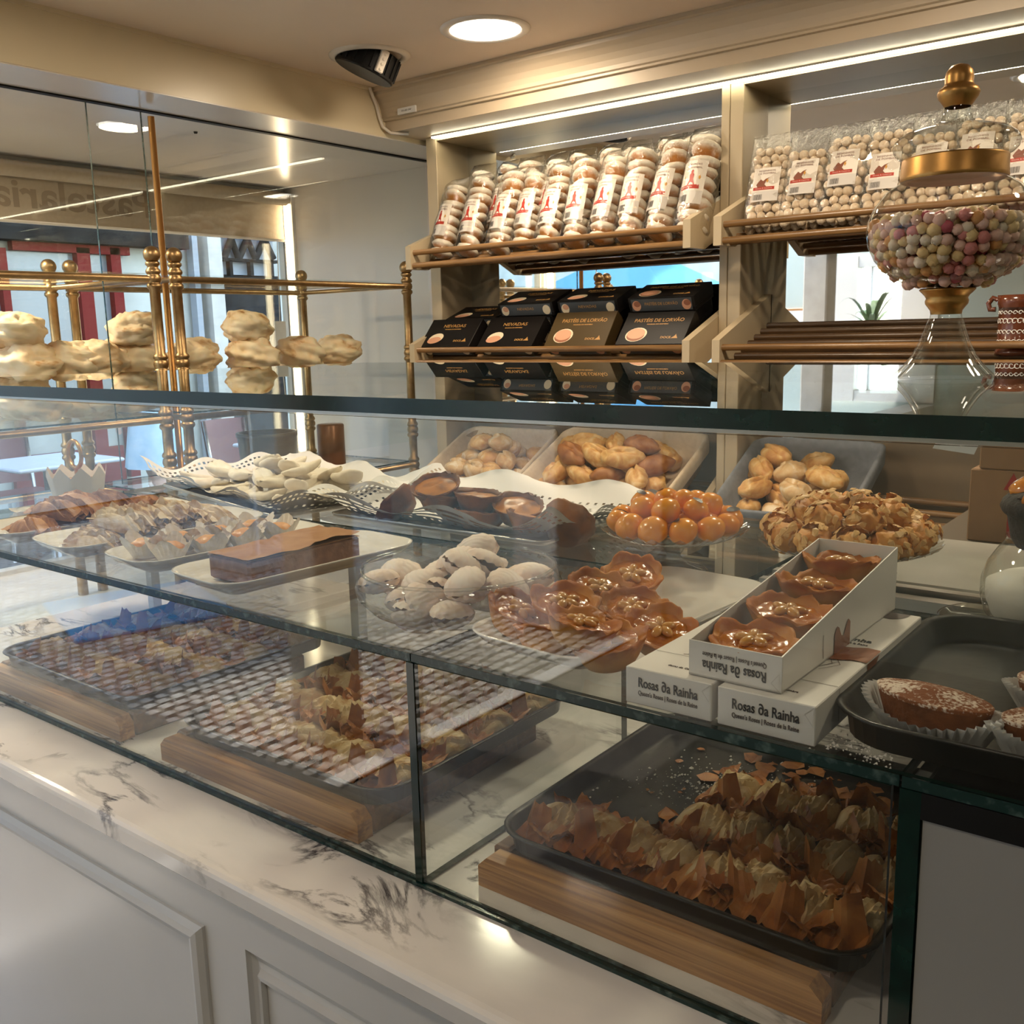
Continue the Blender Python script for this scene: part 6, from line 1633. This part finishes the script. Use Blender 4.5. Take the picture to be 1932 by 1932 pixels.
def roll_mesh(seed, a, bb, c, m, crease):
    b = MB(); off = Vector((seed * 3.3, 1, 6))
    def f(d):
        w_ = d.y + .25 * noise.noise(d * 1.6 + off)
        return 1 + .22 * fbm(d + off, 1.4, 3) + (crease * (-1.5 * math.exp(-(w_ / .11) ** 2) + .8 * math.exp(-((w_ - .22) / .15) ** 2)) * min(1, d.z * 2) if d.z > 0 else 0) + .14 * max(0, abs(d.x) - .82) * 5 - .06 * max(0, -d.z)
    b.ball((0, 0, 0), 1.0, 22, 14, sc=(a, bb, c), fn=f); return b.mesh('bread_roll', m)
RD = [roll_mesh(i, .047, .040, .034, M['bread_flour'] if i % 3 else M['bread_gold'], .20) for i in range(5)]
LG = [roll_mesh(i + 9, .066, .040, .036, M['bread_gold'] if i != 3 else M['bread_brown'], .20) for i in range(5)]
def fill(Bk, w, spots, meshes, seed, name, label, group):
    rnd = random.Random(seed)
    for k, (x, y, z) in enumerate(spots):
        p = Bk[0] + Bk[1] @ Vector((x + rnd.uniform(-.006, .006), y + rnd.uniform(-.006, .006), z))
        me = meshes[k % len(meshes)]
        o = link(name, me, None, p, (rnd.uniform(-.5, .8), rnd.uniform(-.5, .5), rnd.uniform(-1.2, 1.2)), rnd.uniform(.9, 1.1)); tag(o, label, 'bread', group)
def layers(w, d, step, sy, zs, ins):
    out = []
    for l, z in enumerate(zs):
        nx = int((w - 2 * ins - l * step * .7) / step); ny = int((d - 2 * ins - l * sy * .7) / sy)
        for j in range(max(1, ny)):
            for i in range(max(1, nx)):
                out.append(((i - (nx - 1) / 2) * step + (.02 if j % 2 else -.01), d / 2 + (j - (ny - 1) / 2) * sy, z))
    return out
fill(B1, .475, [s for s in layers(.475, .44, .088, .076, (.042, .098, .150), .055) if not (s[2] > .12 and s[1] < .2)], RD, 3, 'bread_roll', 'small round floury bread roll in the first linen basket', 'round rolls in the first basket')
fill(B2, .63, [s for s in layers(.63, .44, .108, .080, (.042, .104, .158), .06) if not (s[2] > .12 and s[1] < .14)], LG, 5, 'bread_roll', 'long golden bread roll in the second linen basket', 'long rolls in the second basket')
fill(B3, .45, [(-.13, .10, .045), (-.03, .09, .045), (.08, .10, .045), (.15, .16, .045), (-.15, .19, .05), (-.05, .18, .05), (.05, .19, .05), (-.14, .28, .05), (-.03, .28, .05), (.09, .27, .05), (.0, .36, .05), (-.12, .36, .05), (-.10, .14, .105), (.02, .13, .105), (.09, .20, .115), (-.13, .24, .11), (-.02, .22, .108), (-.10, .31, .112)], [LG[0], RD[1], LG[2], RD[4], LG[4]], 6, 'bread_roll', 'bread roll in the basket with grey blue cloth', 'rolls in the grey cloth basket')
# ------------------------------------------------------------------ brass display racks with meringues in the shop window
def post(t, x, y, ztop, zbot):
    b = MB(); prof = [(.019, zbot)]
    for q in (-.70, -.55, -.40, -.26, -.08, .19):
        z = q + .95
        prof += [(.017, z - .034), (.023, z - .028), (.024, z - .022), (.022, z - .016), (.018, z - .014), (.022, z - .010), (.024, z), (.022, z + .010), (.018, z + .014), (.022, z + .016), (.024, z + .022), (.022, z + .028), (.017, z + .034)]
    prof += [(.017, ztop - .062), (.023, ztop - .056), (.022, ztop - .048), (.013, ztop - .044)]
    c = ztop - .025
    prof += [(.027 * math.cos(a), c + .027 * math.sin(a)) for a in [-.95 + .28 * k for k in range(9)]] + [(.0005, ztop + .002)]
    b.lathe(prof, 16, c=(x, y, 0)); b.build('post', M['brass'], t)
def brass_rack(y0, y1, label):
    t = thing('brass_rack', label, 'rack', (-3.175, (y0 + y1) / 2, -.95)); o = Vector((-3.175, (y0 + y1) / 2, -.95)); hy = (y1 - y0) / 2
    for x in (-2.85, -3.5):
        for y in (y0, y1): post(t, x - o.x, y - o.y, .29 + .95, 0 + .001)
    for z in (.19, -.26, -.55):
        for x in (-2.85 - o.x, -3.5 - o.x): b = MB(); b.tube([(x, -hy + .018, z - o.z), (x, hy - .018, z - o.z)], .011, 0, 8); b.build('rail', M['brass'], t)
        for y in (-hy, hy): b = MB(); b.tube([(-2.85 - o.x - .018, y, z - o.z), (-3.5 - o.x + .018, y, z - o.z)], .009, 0, 8); b.build('rail', M['brass'], t)
        b = MB(); b.box((-3.49 - o.x, -hy + .01, z - o.z + .0115), (-2.86 - o.x, hy - .01, z - o.z + .0175)); b.m = [0, 0] + [0 if z > 0 else 1] * 4; b.build('glass_shelf', [M['pane'], M['edge_worn']], t)
brass_rack(1.915, 3.0, 'brass shelf rack of meringues in the shop window beside the shelf unit')
brass_rack(.76, 1.835, 'brass shelf rack of meringues in the shop window nearest the doorway')
def meringue_mat():
    m, nt, bs = nodes('meringue'); bs.inputs['Roughness'].default_value = .6; bs.inputs['Subsurface Weight'].default_value = .2; bs.inputs['Subsurface Radius'].default_value = (.02, .012, .006)
    tc = nt.nodes.new('ShaderNodeTexCoord'); n = nt.nodes.new('ShaderNodeTexNoise'); n.inputs['Scale'].default_value = 9; n.inputs['Detail'].default_value = 6; n.inputs['Distortion'].default_value = 1.0; nt.links.new(tc.outputs['Object'], n.inputs[0])
    r = nt.nodes.new('ShaderNodeValToRGB'); e = r.color_ramp.elements; e[0].position = .32; e[0].color = (.50, .22, .06, 1); e[1].position = .41; e[1].color = (.80, .58, .36, 1); q = e.new(.62); q.color = (.82, .67, .48, 1)
    nt.links.new(n.outputs[0], r.inputs[0]); nt.links.new(r.outputs[0], bs.inputs['Base Color'])
    bp = nt.nodes.new('ShaderNodeBump'); bp.inputs['Strength'].default_value = .35; bp.inputs['Distance'].default_value = .01; nt.links.new(n.outputs[0], bp.inputs['Height']); nt.links.new(bp.outputs[0], bs.inputs['Normal'])
    return m
M['meringue'] = meringue_mat()
def meringue(seed):
    b = MB(); off = Vector((seed * 9.1, 2, 4))
    def f(d):
        p = d * 1.5 + off; r = 1 + .16 * noise.noise(p * .9) + .09 * noise.noise(p * 2.1) + .05 * noise.noise(p * 4.2) - .09 * max(0, .10 - abs(noise.noise(p * 1.3))) / .10 - .04 * max(0, .12 - abs(noise.noise(p * 2.9 + off))) / .12 + .055 * math.sin(9 * d.z + 2 * math.atan2(d.y, d.x) + seed) * (1 - abs(d.z) ** 3)
        if d.z > .6: r += .30 * (d.z - .6) ** 1.3 * (1 + 1.6 * noise.noise(p * 2))
        return r
    b.ball((0, 0, .060), .112, 56, 34, sc=(1.0, 1.0, .66), fn=f); b.v = [(x, y, max(z, .0)) for x, y, z in b.v]; return b.mesh('meringue', M['meringue'])
MG = [meringue(i) for i in range(6)]; zm = -.26 + .0178; rnd = random.Random(9)
ML = [(45, 3, ''), (125, 2, ''), (250, 3, ''), (375, 2, ''), (470, 3, ''), (560, 2, ''), (640, 2, ''), (182, 2, '')]
nmg = ['tall stack at the picture edge before the rear brass posts', 'low pile of meringues beside the tall edge stack', 'tall stack of meringues behind the first two brass posts', 'low pile just past the front brass posts', 'tallest stack beyond the front brass posts', 'low pile of meringues beside the tallest stack', 'last pile of meringues towards the light tube', 'short pile of meringues left of the bronze rod']
lev = ['bottom', 'second', 'top']
k = 0
for i, (x, n, _) in enumerate(ML):
    p = P(x, 690, 'X', -3.14)
    for l in range(n):
        s = (1.02, .96, .84)[l] * (.95 if n == 2 else 1.0)
        o = link('meringue', MG[k % 6], None, up((-3.14 + rnd.uniform(-.03, .03), p.y + rnd.uniform(-.015, .015), zm + l * (.112 if n == 3 else .118))), (rnd.uniform(-.15, .15), rnd.uniform(-.15, .15), rnd.uniform(0, 6)), s); k += 1
        tag(o, '%s meringue of the %s' % (lev[l], nmg[i]), 'meringue', 'meringues in the shop window')
for x, y in ((-3.36, 1.25), (-3.36, 1.62), (-3.34, 2.1), (-3.36, 2.55), (-3.36, 2.8), (-3.1, 1.05)):
    o = link('meringue', MG[k % 6], None, up((x, y, zm)), (0, 0, k), .9); k += 1; tag(o, 'single meringue in the rear row of the window racks', 'meringue', 'rear row of meringues')
# brown canister and dark tub on the low glass shelf
M['copper'] = mat('brown_canister', (.26, .095, .03), .3, col2=(.18, .06, .02), scale=14, metal=.3)
zl = -.55 + .0195
b = MB(); b.lathe([(.0005, 0), (.055, 0), (.056, .004), (.056, .165), (.052, .17), (.0005, .17)], 28)
o = b.build('brown_canister', M['copper'], loc=up((-3.05, 2.72, zl))); tag(o, 'brown cylindrical canister on the low glass shelf of the window rack', 'canister')
M['tub'] = mat('dark_tub', (.09, .075, .06), .35, metal=.4, col2=(.06, .05, .04), scale=10)
b = MB(); b.lathe([(.0005, 0), (.105, 0), (.115, .14), (.120, .145), (.120, .16), (.108, .16), (.10, .02), (.0005, .02)], 32)
o = b.build('metal_tub', M['tub'], loc=up((-3.12, 2.45, zl))); tag(o, 'dark round metal tub beside the brown canister in the window rack', 'tub')
# ------------------------------------------------------------------ labels of heaped pieces: which layer, which row, which place counted from the window
ORD = ['first', 'second', 'third', 'fourth', 'fifth', 'sixth', 'seventh', 'eighth', 'ninth', 'tenth', 'eleventh', 'twelfth', 'thirteenth', 'fourteenth', 'fifteenth', 'sixteenth']
def relabel(group, noun, nz, ny, rows=None):
    obs = [o for o in COL.objects if o.get('group') == group and o.parent is None]
    def key(o): return tuple(o.location)
    def bands(items, val, n):
        """split by the widest gaps of a value into at most n bands"""
        it = sorted(items, key=val)
        if n < 2 or len(it) < 2: return [it]
        gaps = sorted(range(1, len(it)), key=lambda i: val(it[i]) - val(it[i - 1]), reverse=True)[:n - 1]
        out = []; last = 0
        for g in sorted(gaps): out.append(it[last:g]); last = g
        out.append(it[last:]); return [q for q in out if q]
    zb = bands(obs, lambda o: o.location.z, nz); zn = {1: [''], 2: ['lower layer', 'upper layer'], 3: ['bottom layer', 'middle layer', 'top layer'], 4: ['bottom layer', 'second layer', 'third layer', 'top layer']}[len(zb)]
    for layer, ln in zip(zb, zn):
        if ny == 0: yb = [layer]
        elif len(layer) > 5 and ny == 2:
            it = sorted(layer, key=lambda o: o.location.y); h = (len(it) + 1) // 2; yb = [it[:h], it[h:]]
        else: yb = bands(layer, lambda o: o.location.y, ny) if len(layer) > ny else [layer]
        yn = [''] if len(yb) == 1 else ['front half', 'rear half'] if len(yb) == 2 and ny == 2 else ['%s row from the glass' % ORD[i] for i in range(len(yb))]
        for row, rn in zip(yb, yn):
            for i, o in enumerate(sorted(row, key=lambda o: o.location.x)):
                place = ', '.join(q for q in (ln, rn) if q)
                o['label'] = '%s%s, %s from the window end' % (noun, ', ' + place if place else '', ORD[min(i, 15)])
relabel('orange egg yolk sweets on the stand', 'orange egg yolk sweet', 3, 2)
relabel('almond pastries on the second stand', 'flaked almond pastry', 3, 2)
relabel('shell wafers in the glass bowl', 'white shell wafer in the bowl', 3, 2)
relabel('white biscuits on the doily', 'white folded biscuit', 3, 3)
relabel('phyllo rolls in the middle tray', 'phyllo roll, middle tray', 1, 4)
relabel('phyllo rolls in the far tray', 'phyllo roll, far tray', 1, 4)
relabel('orange filled cups on the plate', 'orange filled paper cup', 1, 4)
relabel('pale turnovers on the plate', 'pale floury turnover', 2, 6)
relabel('browned turnovers on the plate', 'browned turnover', 2, 6)
relabel('round rolls in the first basket', 'round floury roll', 3, 2)
relabel('long rolls in the second basket', 'long golden roll', 3, 2)
relabel('rolls in the grey cloth basket', 'roll on grey cloth', 2, 2)
relabel('rear row of glazed biscuit bags', 'glazed biscuit bag standing in the rear row', 1, 0)
relabel('rear row of meringues', 'single rear meringue on the brass rack', 1, 0)
